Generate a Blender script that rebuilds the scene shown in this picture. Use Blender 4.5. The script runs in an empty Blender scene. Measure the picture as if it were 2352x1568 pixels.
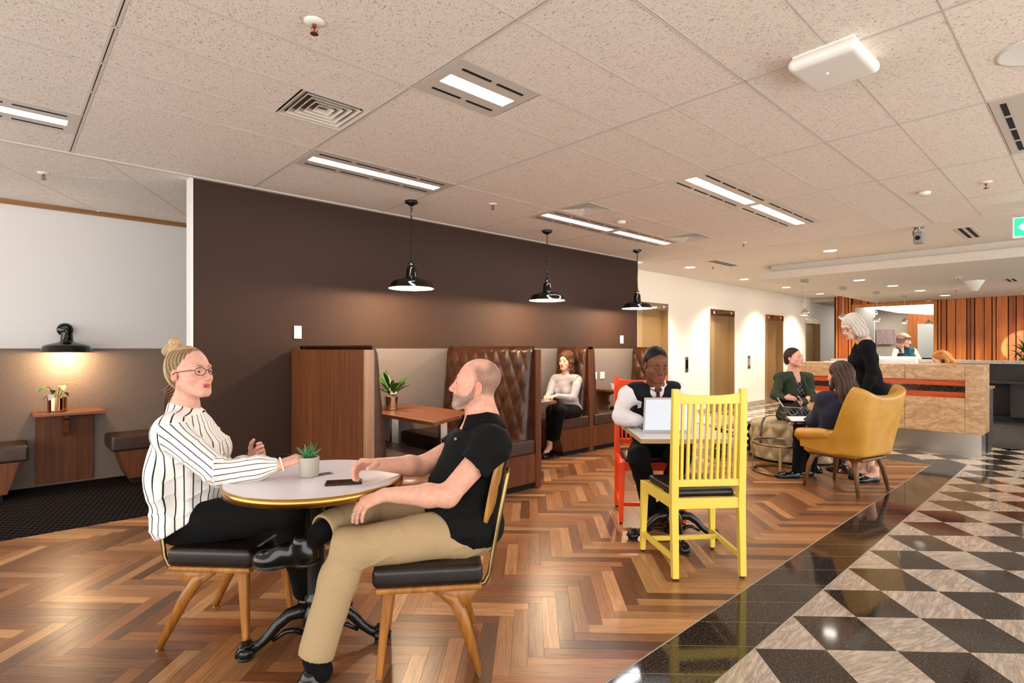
import bpy, math, random
import numpy as np
from mathutils import Vector, Matrix, Euler

# ------------------------------------------------------------------ camera, world, exposure
SC = bpy.context.scene
COL = SC.collection
PI = math.pi
CF, CX, CY, CTH, CH = 1264.0, 1176.0, 800.5, math.radians(47.03), 1.32
CEIL = 2.71
cam_d = bpy.data.cameras.new('camera')
cam = bpy.data.objects.new('camera', cam_d)
COL.objects.link(cam)
cam.location = (0, 0, CH)
cam.rotation_euler = (PI/2, 0, -(PI/2-CTH))
cam_d.sensor_fit = 'HORIZONTAL'
cam_d.sensor_width = 36.0
cam_d.lens = CF/2352*36.0
cam_d.shift_y = (CY-784.0)/2352
cam_d.clip_start = 0.05
cam_d.clip_end = 100
SC.camera = cam
SC.view_settings.view_transform = 'Standard'
SC.view_settings.look = 'None'
SC.view_settings.gamma = 1.0
SC.view_settings.use_curve_mapping = False
SC.view_settings.exposure = 0.46
world = bpy.data.worlds.new('world')
SC.world = world
world.use_nodes = True
world.node_tree.nodes['Background'].inputs[0].default_value = (1.0, 0.955, 0.90, 1)
world.node_tree.nodes['Background'].inputs[1].default_value = 3.1
W_FLUO, W_DOWN, W_PEND, W_SCONCE = 30.0, 225.0, 95.0, 22.0
SC.cycles.max_bounces = 7
SC.cycles.diffuse_bounces = 4
SC.cycles.glossy_bounces = 3
SC.cycles.transmission_bounces = 4
SC.cycles.sample_clamp_indirect = 6.0

RV = (math.sin(CTH), -math.cos(CTH))      # image-right on the floor plan
FV = (math.cos(CTH), math.sin(CTH))       # view direction on the floor plan


def at(u, v, d):
    """place point seen at photo position (u, v) that stands d metres away along the view axis"""
    l = (u-CX)/CF*d
    return Vector((d*FV[0]+l*RV[0], d*FV[1]+l*RV[1], CH-(v-CY)/CF*d))


def proj(p):
    d = p[0]*FV[0]+p[1]*FV[1]
    l = p[0]*RV[0]+p[1]*RV[1]
    d = max(d, 1e-3)
    return CX+CF*l/d, CY+CF*(CH-p[2])/d, d


# ------------------------------------------------------------------ materials
def new_mat(name):
    m = bpy.data.materials.new(name)
    m.use_nodes = True
    nt = m.node_tree
    return m, nt, nt.nodes['Principled BSDF']


def rgb(c):
    if isinstance(c, str):
        c = c.lstrip('#')
        c = [int(c[i:i+2], 16)/255 for i in (0, 2, 4)]
        c = [x/12.92 if x <= .04045 else ((x+.055)/1.055)**2.4 for x in c]
    return (c[0], c[1], c[2], 1.0)


def bump(nt, bs, hsock, strength=.2, dist=.01):
    b = nt.nodes.new('ShaderNodeBump')
    b.inputs['Strength'].default_value = strength
    b.inputs['Distance'].default_value = dist
    nt.links.new(hsock, b.inputs['Height'])
    nt.links.new(b.outputs['Normal'], bs.inputs['Normal'])


def tcoord(nt, out='Object', scale=(1, 1, 1), rot=(0, 0, 0), attr=None):
    if attr:
        a = nt.nodes.new('ShaderNodeAttribute'); a.attribute_name = attr; s = a.outputs['Vector']
    else:
        s = nt.nodes.new('ShaderNodeTexCoord').outputs[out]
    mp = nt.nodes.new('ShaderNodeMapping')
    mp.inputs['Scale'].default_value = scale
    mp.inputs['Rotation'].default_value = rot
    nt.links.new(s, mp.inputs['Vector'])
    return mp.outputs['Vector']


def noise(nt, vec, scale=5, detail=4, rough=.5, dist=0.0):
    n = nt.nodes.new('ShaderNodeTexNoise')
    n.inputs['Scale'].default_value = scale
    n.inputs['Detail'].default_value = detail
    n.inputs['Roughness'].default_value = rough
    n.inputs['Distortion'].default_value = dist
    nt.links.new(vec, n.inputs['Vector'])
    return n.outputs['Fac']


def ramp(nt, fac, stops):
    r = nt.nodes.new('ShaderNodeValToRGB')
    e = r.color_ramp.elements
    e[0].position, e[0].color = stops[0][0], rgb(stops[0][1])
    e[1].position, e[1].color = stops[-1][0], rgb(stops[-1][1])
    for p, c in stops[1:-1]:
        x = e.new(p); x.color = rgb(c)
    nt.links.new(fac, r.inputs['Fac'])
    return r.outputs['Color']


def mixc(nt, fac, a, b, mode='MIX'):
    n = nt.nodes.new('ShaderNodeMix')
    n.data_type = 'RGBA'; n.blend_type = mode
    for s, v in ((0, fac), (6, a), (7, b)):
        if hasattr(v, 'is_linked') or hasattr(v, 'links'):
            nt.links.new(v, n.inputs[s])
        else:
            n.inputs[s].default_value = v if s == 0 else rgb(v)
    return n.outputs[2]


def math_n(nt, op, a, b=None):
    n = nt.nodes.new('ShaderNodeMath'); n.operation = op
    for i, v in ((0, a), (1, b)):
        if v is None: continue
        if hasattr(v, 'links'): nt.links.new(v, n.inputs[i])
        else: n.inputs[i].default_value = v
    return n.outputs[0]


MATS = {}


def plain(name, col, rough=.5, metal=0.0, spec=None, bumpy=0, bscale=200, coat=0, trans=0, ior=None, sheen=0):
    if name in MATS: return MATS[name]
    m, nt, bs = new_mat(name)
    bs.inputs['Base Color'].default_value = rgb(col)
    bs.inputs['Roughness'].default_value = rough
    bs.inputs['Metallic'].default_value = metal
    if spec is not None: bs.inputs['Specular IOR Level'].default_value = spec
    if coat: bs.inputs['Coat Weight'].default_value = coat; bs.inputs['Coat Roughness'].default_value = .08
    if trans: bs.inputs['Transmission Weight'].default_value = trans
    if ior: bs.inputs['IOR'].default_value = ior
    if sheen: bs.inputs['Sheen Weight'].default_value = sheen
    if bumpy:
        n = noise(nt, tcoord(nt), bscale, 3)
        bump(nt, bs, n, bumpy, .004)
    MATS[name] = m
    return m


def emit(name, col, strength):
    if name in MATS: return MATS[name]
    m, nt, bs = new_mat(name)
    bs.inputs['Base Color'].default_value = rgb(col)
    bs.inputs['Emission Color'].default_value = rgb(col)
    bs.inputs['Emission Strength'].default_value = strength
    MATS[name] = m
    return m


def woody(name, dark, mid, light, axis='Z', rough=.38, scale=1.0, fine=1.0, spec=.5):
    """veneer: grain runs along the given object axis"""
    if name in MATS: return MATS[name]
    m, nt, bs = new_mat(name)
    st = {'X': (1.2, 26, 26), 'Y': (26, 1.2, 26), 'Z': (26, 26, 1.2)}[axis]
    st = tuple(s*scale for s in st)
    v = tcoord(nt, 'Object', st)
    n1 = noise(nt, v, 1.0, 5, .6, .6)
    st2 = tuple(s*4.0*fine for s in st)
    n2 = noise(nt, tcoord(nt, 'Object', st2), 1.0, 3, .6)
    f = math_n(nt, 'ADD', math_n(nt, 'MULTIPLY', n1, .7), math_n(nt, 'MULTIPLY', n2, .3))
    c = ramp(nt, f, [(.33, dark), (.5, mid), (.68, light)])
    nt.links.new(c, bs.inputs['Base Color'])
    bs.inputs['Roughness'].default_value = rough
    bs.inputs['Specular IOR Level'].default_value = spec
    bump(nt, bs, n2, .08, .003)
    MATS[name] = m
    return m


def m_plank():
    m, nt, bs = new_mat('floor_oak')
    a = nt.nodes.new('ShaderNodeAttribute'); a.attribute_name = 'col'
    v = tcoord(nt, attr='gv', scale=(3.0, 55, 1))
    n1 = noise(nt, v, 1.0, 6, .62, 1.2)
    v2 = tcoord(nt, attr='gv', scale=(9, 260, 1))
    n2 = noise(nt, v2, 1.0, 3, .6)
    k = ramp(nt, n1, [(.25, (.50, .47, .44)), (.5, (.95, .95, .95)), (.75, (1.28, 1.22, 1.12))])
    c = mixc(nt, 1.0, a.outputs['Color'], k, 'MULTIPLY')
    k2 = ramp(nt, n2, [(.3, (.80, .78, .76)), (.6, (1.05, 1.05, 1.05))])
    c = mixc(nt, 1.0, c, k2, 'MULTIPLY')
    nt.links.new(c, bs.inputs['Base Color'])
    r = ramp(nt, n1, [(.2, (.36, .36, .36)), (.8, (.25, .25, .25))])
    nt.links.new(r, bs.inputs['Roughness'])
    bs.inputs['Specular IOR Level'].default_value = .45
    bump(nt, bs, n2, .05, .002)
    return m


def m_ceiltile():
    m, nt, bs = new_mat('mineral_fibre_tile')
    geo = nt.nodes.new('ShaderNodeNewGeometry')
    mp = nt.nodes.new('ShaderNodeMapping'); mp.inputs['Scale'].default_value = (150, 75, 60)
    mp.inputs['Rotation'].default_value = (0, 0, .9)
    nt.links.new(geo.outputs['Position'], mp.inputs['Vector'])
    n = noise(nt, mp.outputs['Vector'], 1.0, 2, .5, 1.5)
    f = ramp(nt, n, [(.33, '#8f8276'), (.39, '#ebe0d5'), (.75, '#f2e9df')])
    nt.links.new(f, bs.inputs['Base Color'])
    bs.inputs['Roughness'].default_value = .9
    g = ramp(nt, n, [(.33, (0, 0, 0)), (.42, (1, 1, 1))])
    bump(nt, bs, g, .5, .004)
    return m


def m_granite(name, c1, c2, c3, scale=140, rough=.07):
    m, nt, bs = new_mat(name)
    geo = nt.nodes.new('ShaderNodeNewGeometry')
    n = noise(nt, geo.outputs['Position'], scale, 4, .7)
    c = ramp(nt, n, [(.34, c1), (.52, c2), (.68, c3)])
    nt.links.new(c, bs.inputs['Base Color'])
    bs.inputs['Roughness'].default_value = rough
    bs.inputs['Specular IOR Level'].default_value = .55
    return m


def m_swirl(name, base, dark, warm, scale=1.0, rough=.08, attr=None):
    m, nt, bs = new_mat(name)
    if attr:
        v = tcoord(nt, attr=attr, scale=(1.5*scale, 10*scale, 3*scale))
    else:
        v = tcoord(nt, 'Object', (4*scale, 4*scale, 10*scale), (.5, .3, .2))
    n1 = noise(nt, v, 1.6, 5, .6, 2.2)
    n2 = noise(nt, v, 5.0, 4, .65, 1.0)
    n3 = noise(nt, v, .7, 3, .5, .5)
    ab = math_n(nt, 'ABSOLUTE', math_n(nt, 'SUBTRACT', n1, .5))
    f1 = ramp(nt, ab, [(.0, (1, 1, 1)), (.05, (.25, .25, .25)), (.12, (0, 0, 0))])
    f2 = ramp(nt, n2, [(.42, (0, 0, 0)), (.66, (1, 1, 1))])
    c = mixc(nt, n3, base, warm)
    c = mixc(nt, math_n(nt, 'MULTIPLY', f2, .55), c, dark)
    c = mixc(nt, math_n(nt, 'MULTIPLY', f1, .65), c, dark)
    nt.links.new(c, bs.inputs['Base Color'])
    bs.inputs['Roughness'].default_value = rough
    bs.inputs['Specular IOR Level'].default_value = .55
    return m


def m_leather(name, dark, light, rough=.36):
    m, nt, bs = new_mat(name)
    v = tcoord(nt, 'Object')
    n = noise(nt, v, 9, 4, .6)
    c = ramp(nt, n, [(.3, dark), (.7, light)])
    nt.links.new(c, bs.inputs['Base Color'])
    bs.inputs['Roughness'].default_value = rough
    n2 = noise(nt, v, 260, 2, .5)
    bump(nt, bs, n2, .12, .003)
    return m


def m_fabric(name, c1, c2, scale=420, rough=.95, bmp=.25):
    m, nt, bs = new_mat(name)
    v = tcoord(nt, 'Object', (1, 1, .35))
    v2 = tcoord(nt, 'Object', (.35, .35, 1))
    n1 = noise(nt, v, scale, 2)
    n2 = noise(nt, v2, scale, 2)
    f = math_n(nt, 'MULTIPLY', math_n(nt, 'ADD', n1, n2), .5)
    c = ramp(nt, f, [(.38, c1), (.62, c2)])
    nt.links.new(c, bs.inputs['Base Color'])
    bs.inputs['Roughness'].default_value = rough
    bs.inputs['Specular IOR Level'].default_value = .2
    bump(nt, bs, f, bmp, .003)
    return m


def m_carpet(name, base, dot, sx, sy, rot):
    m, nt, bs = new_mat(name)
    geo = nt.nodes.new('ShaderNodeNewGeometry')
    mp = nt.nodes.new('ShaderNodeMapping'); mp.inputs['Scale'].default_value = (sx, sy, 1)
    mp.inputs['Rotation'].default_value = (0, 0, rot)
    nt.links.new(geo.outputs['Position'], mp.inputs['Vector'])
    sp = nt.nodes.new('ShaderNodeSeparateXYZ'); nt.links.new(mp.outputs['Vector'], sp.inputs[0])
    fx = math_n(nt, 'FRACT', sp.outputs['X']); fy = math_n(nt, 'FRACT', sp.outputs['Y'])
    ax = math_n(nt, 'LESS_THAN', math_n(nt, 'ABSOLUTE', math_n(nt, 'SUBTRACT', fx, .5)), .12)
    ay = math_n(nt, 'LESS_THAN', math_n(nt, 'ABSOLUTE', math_n(nt, 'SUBTRACT', fy, .5)), .24)
    f = math_n(nt, 'MULTIPLY', ax, ay)
    n = noise(nt, geo.outputs['Position'], 260, 3)
    f = math_n(nt, 'MULTIPLY', f, n)
    c = mixc(nt, f, base, dot)
    nt.links.new(c, bs.inputs['Base Color'])
    bs.inputs['Roughness'].default_value = 1.0
    bs.inputs['Specular IOR Level'].default_value = .05
    bump(nt, bs, n, .2, .003)
    return m


def m_vcol(name, rough=.5, sss=0, bmp=0, bscale=90, spec=.4, attr='col', mott=0):
    """colour comes from a per-vertex attribute"""
    if name in MATS: return MATS[name]
    m, nt, bs = new_mat(name)
    a = nt.nodes.new('ShaderNodeAttribute'); a.attribute_name = attr
    csock = a.outputs['Color']
    if mott:
        k = ramp(nt, noise(nt, tcoord(nt), 45, 4, .6), [(.3, (1.0-mott, 1.0-mott*1.5, 1.0-mott*1.5)), (.7, (1.0+mott*.3, 1.0+mott*.4, 1.0+mott*.4))])
        csock = mixc(nt, 1.0, csock, k, 'MULTIPLY')
    nt.links.new(csock, bs.inputs['Base Color'])
    bs.inputs['Roughness'].default_value = rough
    bs.inputs['Specular IOR Level'].default_value = spec
    if sss:
        bs.inputs['Subsurface Weight'].default_value = sss
        bs.inputs['Subsurface Radius'].default_value = (.012, .005, .003)
        bs.inputs['Subsurface Scale'].default_value = 1.0
    if bmp:
        bump(nt, bs, noise(nt, tcoord(nt), bscale, 4), bmp, .004)
    MATS[name] = m
    return m


# ------------------------------------------------------------------ mesh building
class MB:
    def __init__(s):
        s.v = []; s.f = []

    def add(s, vs, fs):
        o = len(s.v); s.v += [tuple(x) for x in vs]; s.f += [tuple(i+o for i in f) for f in fs]
        return s

    def box(s, x0, x1, y0, y1, z0, z1):
        vs = [(x, y, z) for z in (z0, z1) for y in (y0, y1) for x in (x0, x1)]
        return s.add(vs, [(0, 2, 3, 1), (4, 5, 7, 6), (0, 1, 5, 4), (2, 6, 7, 3), (0, 4, 6, 2), (1, 3, 7, 5)])

    def obox(s, c, size, ax=None):
        """box about c with local axes ax (3 vectors)"""
        ax = ax or (Vector((1, 0, 0)), Vector((0, 1, 0)), Vector((0, 0, 1)))
        c = Vector(c)
        vs = [c+ax[0]*(i*size[0]/2)+ax[1]*(j*size[1]/2)+ax[2]*(k*size[2]/2) for k in (-1, 1) for j in (-1, 1) for i in (-1, 1)]
        return s.add(vs, [(0, 2, 3, 1), (4, 5, 7, 6), (0, 1, 5, 4), (2, 6, 7, 3), (0, 4, 6, 2), (1, 3, 7, 5)])

    def beam(s, a, b, w, t, up=(0, 0, 1), w2=None, t2=None):
        a, b = Vector(a), Vector(b)
        d = (b-a).normalized()
        up = Vector(up)
        x = d.cross(up)
        if x.length < 1e-4: x = d.cross(Vector((0, 1, 0)))
        x.normalize(); y = x.cross(d).normalized()
        w2 = w if w2 is None else w2; t2 = t if t2 is None else t2
        vs = [a-x*w/2-y*t/2, a+x*w/2-y*t/2, a+x*w/2+y*t/2, a-x*w/2+y*t/2,
              b-x*w2/2-y*t2/2, b+x*w2/2-y*t2/2, b+x*w2/2+y*t2/2, b-x*w2/2+y*t2/2]
        return s.add(vs, [(3, 2, 1, 0), (4, 5, 6, 7), (0, 1, 5, 4), (1, 2, 6, 5), (2, 3, 7, 6), (3, 0, 4, 7)])

    def prism(s, poly, z0, z1):
        n = len(poly)
        ar = sum(poly[i][0]*poly[(i+1) % n][1]-poly[(i+1) % n][0]*poly[i][1] for i in range(n))
        if ar < 0: poly = poly[::-1]
        vs = [(p[0], p[1], z0) for p in poly]+[(p[0], p[1], z1) for p in poly]
        fs = [tuple(range(n-1, -1, -1)), tuple(range(n, 2*n))]+[(i, (i+1) % n, n+(i+1) % n, n+i) for i in range(n)]
        return s.add(vs, fs)

    def sweep(s, path, rad, n=10, cap=True, flat=1.0, up=None):
        """tube along a path, radius per point"""
        path = [Vector(p) for p in path]
        if not hasattr(rad, '__len__'): rad = [rad]*len(path)
        vs = []; fs = []; prev = None
        for i, p in enumerate(path):
            d = (path[min(i+1, len(path)-1)]-path[max(i-1, 0)])
            d = d.normalized() if d.length > 1e-9 else Vector((0, 0, 1))
            if prev is None:
                u0 = Vector(up) if up else (Vector((0, 0, 1)) if abs(d.z) < .9 else Vector((1, 0, 0)))
                x = d.cross(u0).normalized()
            else:
                x = (prev-d*prev.dot(d))
                x = x.normalized() if x.length > 1e-6 else d.orthogonal().normalized()
            prev = x; y = d.cross(x)
            for k in range(n):
                a = 2*PI*k/n
                vs.append(p+x*math.cos(a)*rad[i]+y*math.sin(a)*rad[i]*flat)
        m = len(path)
        for i in range(m-1):
            for k in range(n):
                fs.append((i*n+k, i*n+(k+1) % n, (i+1)*n+(k+1) % n, (i+1)*n+k))
        if cap:
            fs.append(tuple(range(n-1, -1, -1))); fs.append(tuple((m-1)*n+k for k in range(n)))
        return s.add(vs, fs)

    def cyl(s, a, b, r, r2=None, n=16):
        return s.sweep([a, b], [r, r if r2 is None else r2], n)

    def lathe(s, prof, c=(0, 0, 0), n=32, sx=1, sy=1, cap=True):
        """prof: list of (r, z) bottom to top or any order"""
        vs = []; fs = []
        for r, z in prof:
            for k in range(n):
                a = 2*PI*k/n
                vs.append((c[0]+r*sx*math.cos(a), c[1]+r*sy*math.sin(a), c[2]+z))
        for i in range(len(prof)-1):
            for k in range(n):
                fs.append((i*n+k, i*n+(k+1) % n, (i+1)*n+(k+1) % n, (i+1)*n+k))
        if cap and prof[0][0] > 1e-6: fs.append(tuple(range(n-1, -1, -1)))
        if cap and prof[-1][0] > 1e-6: fs.append(tuple((len(prof)-1)*n+k for k in range(n)))
        return s.add(vs, fs)

    def torus(s, c, R, r, ax=(0, 0, 1), n=32, k=8, flat=1.0):
        ax = Vector(ax).normalized(); x = ax.orthogonal().normalized(); y = ax.cross(x)
        vs = []; fs = []
        for i in range(n):
            a = 2*PI*i/n; rd = x*math.cos(a)+y*math.sin(a)
            for j in range(k):
                b = 2*PI*j/k
                vs.append(Vector(c)+rd*(R+r*math.cos(b))+ax*(r*flat*math.sin(b)))
        for i in range(n):
            for j in range(k):
                fs.append((i*k+j, ((i+1) % n)*k+j, ((i+1) % n)*k+(j+1) % k, i*k+(j+1) % k))
        return s.add(vs, fs)

    def ball(s, c, r, n=14, m=8, sc=(1, 1, 1)):
        prof = [(r*math.sin(PI*i/m), -r*math.cos(PI*i/m)) for i in range(m+1)]
        vs = []; fs = []
        for rr, z in prof:
            for k in range(n):
                a = 2*PI*k/n
                vs.append((c[0]+max(rr, 1e-5)*math.cos(a)*sc[0], c[1]+max(rr, 1e-5)*math.sin(a)*sc[1], c[2]+z*sc[2]))
        for i in range(m):
            for k in range(n):
                fs.append((i*n+k, i*n+(k+1) % n, (i+1)*n+(k+1) % n, (i+1)*n+k))
        return s.add(vs, fs)

    def grid(s, fn, nu, nv, thick=None):
        vs = [fn(i/nu, j/nv) for j in range(nv+1) for i in range(nu+1)]
        fs = [(j*(nu+1)+i, j*(nu+1)+i+1, (j+1)*(nu+1)+i+1, (j+1)*(nu+1)+i) for j in range(nv) for i in range(nu)]
        return s.add(vs, fs)

    def xf(s, M):
        s.v = [tuple(M @ Vector(v)) for v in s.v]
        return s

    def obj(s, name, mat, parent=None, bev=0, smooth=False, seg=2, world=False, sub=0, angle=35, solid=0):
        me = bpy.data.meshes.new(name)
        me.from_pydata(s.v, [], s.f)
        me.validate(); me.update()
        return mkobj(name, me, mat, parent, bev, smooth, seg, world, sub, angle, solid)


def mkobj(name, me, mat, parent=None, bev=0, smooth=False, seg=2, world=False, sub=0, angle=35, solid=0):
    if mat is not None: me.materials.append(mat)
    o = bpy.data.objects.new(name, me)
    COL.objects.link(o)
    if parent is not None:
        o.parent = parent
        if world:
            o.matrix_parent_inverse = wmat(parent).inverted()
    if smooth:
        me.polygons.foreach_set('use_smooth', [True]*len(me.polygons))
    if solid:
        m = o.modifiers.new('solid', 'SOLIDIFY'); m.thickness = solid; m.offset = 0
    if bev:
        b = o.modifiers.new('bevel', 'BEVEL'); b.width = bev; b.segments = seg; b.limit_method = 'ANGLE'; b.angle_limit = math.radians(30)
        me.polygons.foreach_set('use_smooth', [True]*len(me.polygons))
        w = o.modifiers.new('wn', 'WEIGHTED_NORMAL'); w.keep_sharp = True
    if sub:
        m = o.modifiers.new('sub', 'SUBSURF'); m.levels = sub; m.render_levels = sub
    return o


def wmat(o):
    m = Matrix.LocRotScale(o.location, o.rotation_euler, o.scale)
    if o.parent is not None:
        m = wmat(o.parent) @ o.matrix_parent_inverse @ m
    return m


def tag(o, label, cat, group=None, kind=None):
    if label: o['label'] = label
    if cat: o['category'] = cat
    if group: o['group'] = group
    if kind: o['kind'] = kind
    return o


def thing(name, label, cat, loc=(0, 0, 0), rz=0.0, group=None):
    o = bpy.data.objects.new(name, None)
    COL.objects.link(o)
    o.empty_display_size = .1
    o.location = loc; o.rotation_euler = (0, 0, rz)
    return tag(o, label, cat, group)


def dup(root, loc, rz, label, group=None):
    r = root.copy(); COL.objects.link(r)
    r.location = loc; r.rotation_euler = (0, 0, rz); r['label'] = label
    if group: r['group'] = group
    for ch in list(root.children):
        c = ch.copy(); COL.objects.link(c); c.parent = r
        for g in list(ch.children):
            d = g.copy(); COL.objects.link(d); d.parent = c
    return r


def structure(o, label=None):
    o['kind'] = 'structure'
    if label: o['label'] = label
    return o


def setcol(me, cols, name='col'):
    a = me.attributes.new(name, 'FLOAT_COLOR', 'POINT')
    arr = np.ones((len(me.vertices), 4), np.float32); arr[:, :3] = cols
    a.data.foreach_set('color', arr.ravel())


def setvec(me, vecs, name='gv'):
    a = me.attributes.new(name, 'FLOAT_VECTOR', 'POINT')
    a.data.foreach_set('vector', np.asarray(vecs, np.float32).ravel())


def light(name, kind, loc, energy, col, parent=None, size=.1, spot=None, blend=.5, aim=None):
    d = bpy.data.lights.new(name, kind)
    d.energy = energy; d.color = col
    if kind == 'AREA': d.size = size
    else: d.shadow_soft_size = size
    if spot: d.spot_size = spot; d.spot_blend = blend
    o = bpy.data.objects.new(name, d); COL.objects.link(o)
    o.location = loc
    if aim is not None:
        dv = Vector(aim)-Vector(loc)
        o.rotation_euler = dv.to_track_quat('-Z', 'Y').to_euler()
    if parent is not None:
        o.parent = parent
    return o


def clip_poly(poly, nx, ny, c):
    """keep the side nx*x+ny*y <= c"""
    out = []
    for i in range(len(poly)):
        a, b = poly[i], poly[(i+1) % len(poly)]
        da, db = nx*a[0]+ny*a[1]-c, nx*b[0]+ny*b[1]-c
        if da <= 0: out.append(a)
        if (da < 0 < db) or (db < 0 < da):
            t = da/(da-db); out.append((a[0]+(b[0]-a[0])*t, a[1]+(b[1]-a[1])*t))
    return out


def poly_area(p):
    return abs(sum(p[i][0]*p[(i+1) % len(p)][1]-p[(i+1) % len(p)][0]*p[i][1] for i in range(len(p))))/2 if len(p) > 2 else 0


def seen_area(poly, z=0.0):
    """size in the photo of a flat piece; 0 when outside the frame"""
    q = []
    for p in poly:
        u, v, d = proj((p[0], p[1], z))
        if d < .3: return 0
        q.append((u, v))
    us = [a[0] for a in q]; vs = [a[1] for a in q]
    if max(us) < 0 or min(us) > 2352 or max(vs) < 0 or min(vs) > 1568: return 0
    return poly_area(q)


def mix3(a, b, t):
    return tuple(a[i]*(1-t)+b[i]*t for i in range(3))


rnd = random.Random(7)

# ------------------------------------------------------------------ shared materials
M_plank = m_plank()
M_tile = m_ceiltile()
M_dgran = m_granite('dark_granite', '#15110e', '#2e2722', '#625850', 105)
M_lgran = m_swirl('pale_granite', '#cdc2b5', '#7d746c', '#c9b3a0', 1.0, .09, attr='gv')
M_stone = m_swirl('beige_stone', '#c8a277', '#94704a', '#d4b088', .4, .25)
M_white = plain('white_paint', '#e6e0d8', .6)
M_bar = plain('ceiling_bar_white', '#d6cec5', .5)
M_black = plain('black_void', '#030303', .9)
M_brown = m_fabric('brown_wall_paint', '#37271f', '#3f2d25', 300, .7, .05)
M_greywall = plain('cool_grey_paint', '#dfdddc', .7)
M_cream = plain('cream_paint', '#f4ede2', .65)
M_panel = m_fabric('grey_panel_fabric', '#716862', '#898079')
M_panelD = m_fabric('taupe_panel_fabric', '#6f6259', '#85766b')
M_venz = woody('walnut_veneer', '#532d17', '#65391f', '#784728', 'Z', .45, spec=.25)
M_venx = woody('walnut_veneer_top', '#5d321c', '#7d4829', '#965c38', 'X')
M_veny = woody('walnut_veneer_along', '#5d321c', '#7d4829', '#965c38', 'Y')
M_oakz = woody('pale_oak_edge', '#8d6244', '#a67a58', '#bb9170', 'Z')
M_leather = m_leather('brown_leather', '#2f170c', '#51301d', .33)
M_leatherd = m_leather('dark_brown_leather', '#2e1b12', '#452c1f', .45)
M_steel = plain('brushed_steel', '#b7b2aa', .28, 1)
M_chrome = plain('polished_chrome', '#d8d6d2', .06, 1)
M_brass = plain('brushed_brass', '#b98f4c', .26, 1)
M_brassd = plain('antique_brass', '#8f7a52', .3, 1)
M_gloss = plain('black_enamel', '#050505', .09, 0, .6)
M_iron = plain('black_cast_iron', '#0b0c0c', .28, 0, .5, .3, 60)
M_fluo = emit('fluorescent_tube', (1.0, .97, 1.0), W_FLUO)
M_trim = woody('rail_oak', '#7a4f26', '#8f6234', '#a57643', 'X')
M_lamp_in = emit('lamp_glow', (1.0, .80, .58), 9.0)
M_down_in = emit('downlight_glow', (1.0, .90, .76), 14.0)
M_bronze = plain('bronze_metal', '#b59a70', .34, .45)
M_bronze2 = plain('bronze_metal_dark', '#a0845b', .32, .45)
M_screen = plain('dark_glass', '#050507', .06, 0, .6)
M_alu = plain('silver_aluminium', '#c7cacb', .35, .6)
M_paper = plain('white_paper', '#ece9e4', .8)
M_plastic = plain('white_plastic', '#e9e6e0', .35)

# ------------------------------------------------------------------ floor
S2 = math.sqrt(.5)
YB0, YB1 = 1.045, 1.338       # granite border beside the timber
XB0, XB1 = 7.73, 8.03         # the border where it turns
M_sub = plain('floor_screed', '#4a2a18', .7)
floor = structure(MB().box(-3.5, 19.0, -3.5, 7.2, -.3, -.0125).obj('floor', M_sub),
                  'herringbone timber floor bordered by dark granite and chequered stone')
pal = ['#84573a', '#a4714a', '#b98a5e', '#8b6145', '#cda073', '#6c4a35', '#ab7d53', '#95603c', '#c2946a', '#7a5a45', '#b07c50', '#9b6a48']
pal = [tuple(x*y for x, y in zip(rgb(c)[:3], (.90, .85, .79))) for c in pal]
E1 = Vector((S2, -S2)); E2 = Vector((S2, S2))
PW, PN = .0714, 7
AO, BO = .3405, 3.215-PW*(PN+1)


def ab(a, b):
    return (a*E1.x+b*E2.x, a*E1.y+b*E2.y)


planks = []
for m in range(-9, 10):
    for k in range(-60, 160):
        for o in (0, 1):
            a0, b0 = AO+k*PW+m*2*PN*PW, BO+k*PW
            if o == 0: r = (a0, a0+PN*PW, b0, b0+PW)
            else: r = (a0, a0+PW, b0+PW, b0+PW+PN*PW)
            poly = [ab(r[0], r[2]), ab(r[1], r[2]), ab(r[1], r[3]), ab(r[0], r[3])]
            cx = sum(p[0] for p in poly)/4; cy = sum(p[1] for p in poly)/4
            if not (-.7 < cx < XB0+.3 and YB1-.3 < cy < 5.4): continue
            full = poly
            poly = clip_poly(poly, 0, -1, -YB1-.004); poly = clip_poly(poly, 1, 0, XB0-.004) if poly else poly
            poly = clip_poly(poly, 0, 1, 5.15) if poly else poly
            if len(poly) < 3 or poly_area(poly) < 2e-4: continue
            sa = seen_area(poly)
            if cx > 2.0 and cy > 5.0: sa = 0
            planks.append((sa, poly, o, (cx, cy)))
planks.sort(key=lambda p: -p[0])


def plank_geo(poly, o, c, col, seed, g=.0005):
    n = len(poly); cx = sum(p[0] for p in poly)/n; cy = sum(p[1] for p in poly)/n
    q = []
    for p in poly:
        d = Vector((p[0]-cx, p[1]-cy)); e, f_ = d.dot(E1), d.dot(E2)
        e *= 1-g/max(abs(e), .004); f_ *= 1-g/max(abs(f_), .004)
        q.append((cx+E1.x*e+E2.x*f_, cy+E1.y*e+E2.y*f_))
    b = MB().prism(q, -.0123, 0)
    gv = []
    for v in b.v:
        d = Vector((v[0]-c[0], v[1]-c[1])); al, ac = (d.dot(E1), d.dot(E2)) if o == 0 else (d.dot(E2), d.dot(E1))
        gv.append((al+seed*3.7, ac+seed*1.3, seed))
    return b, gv


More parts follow.
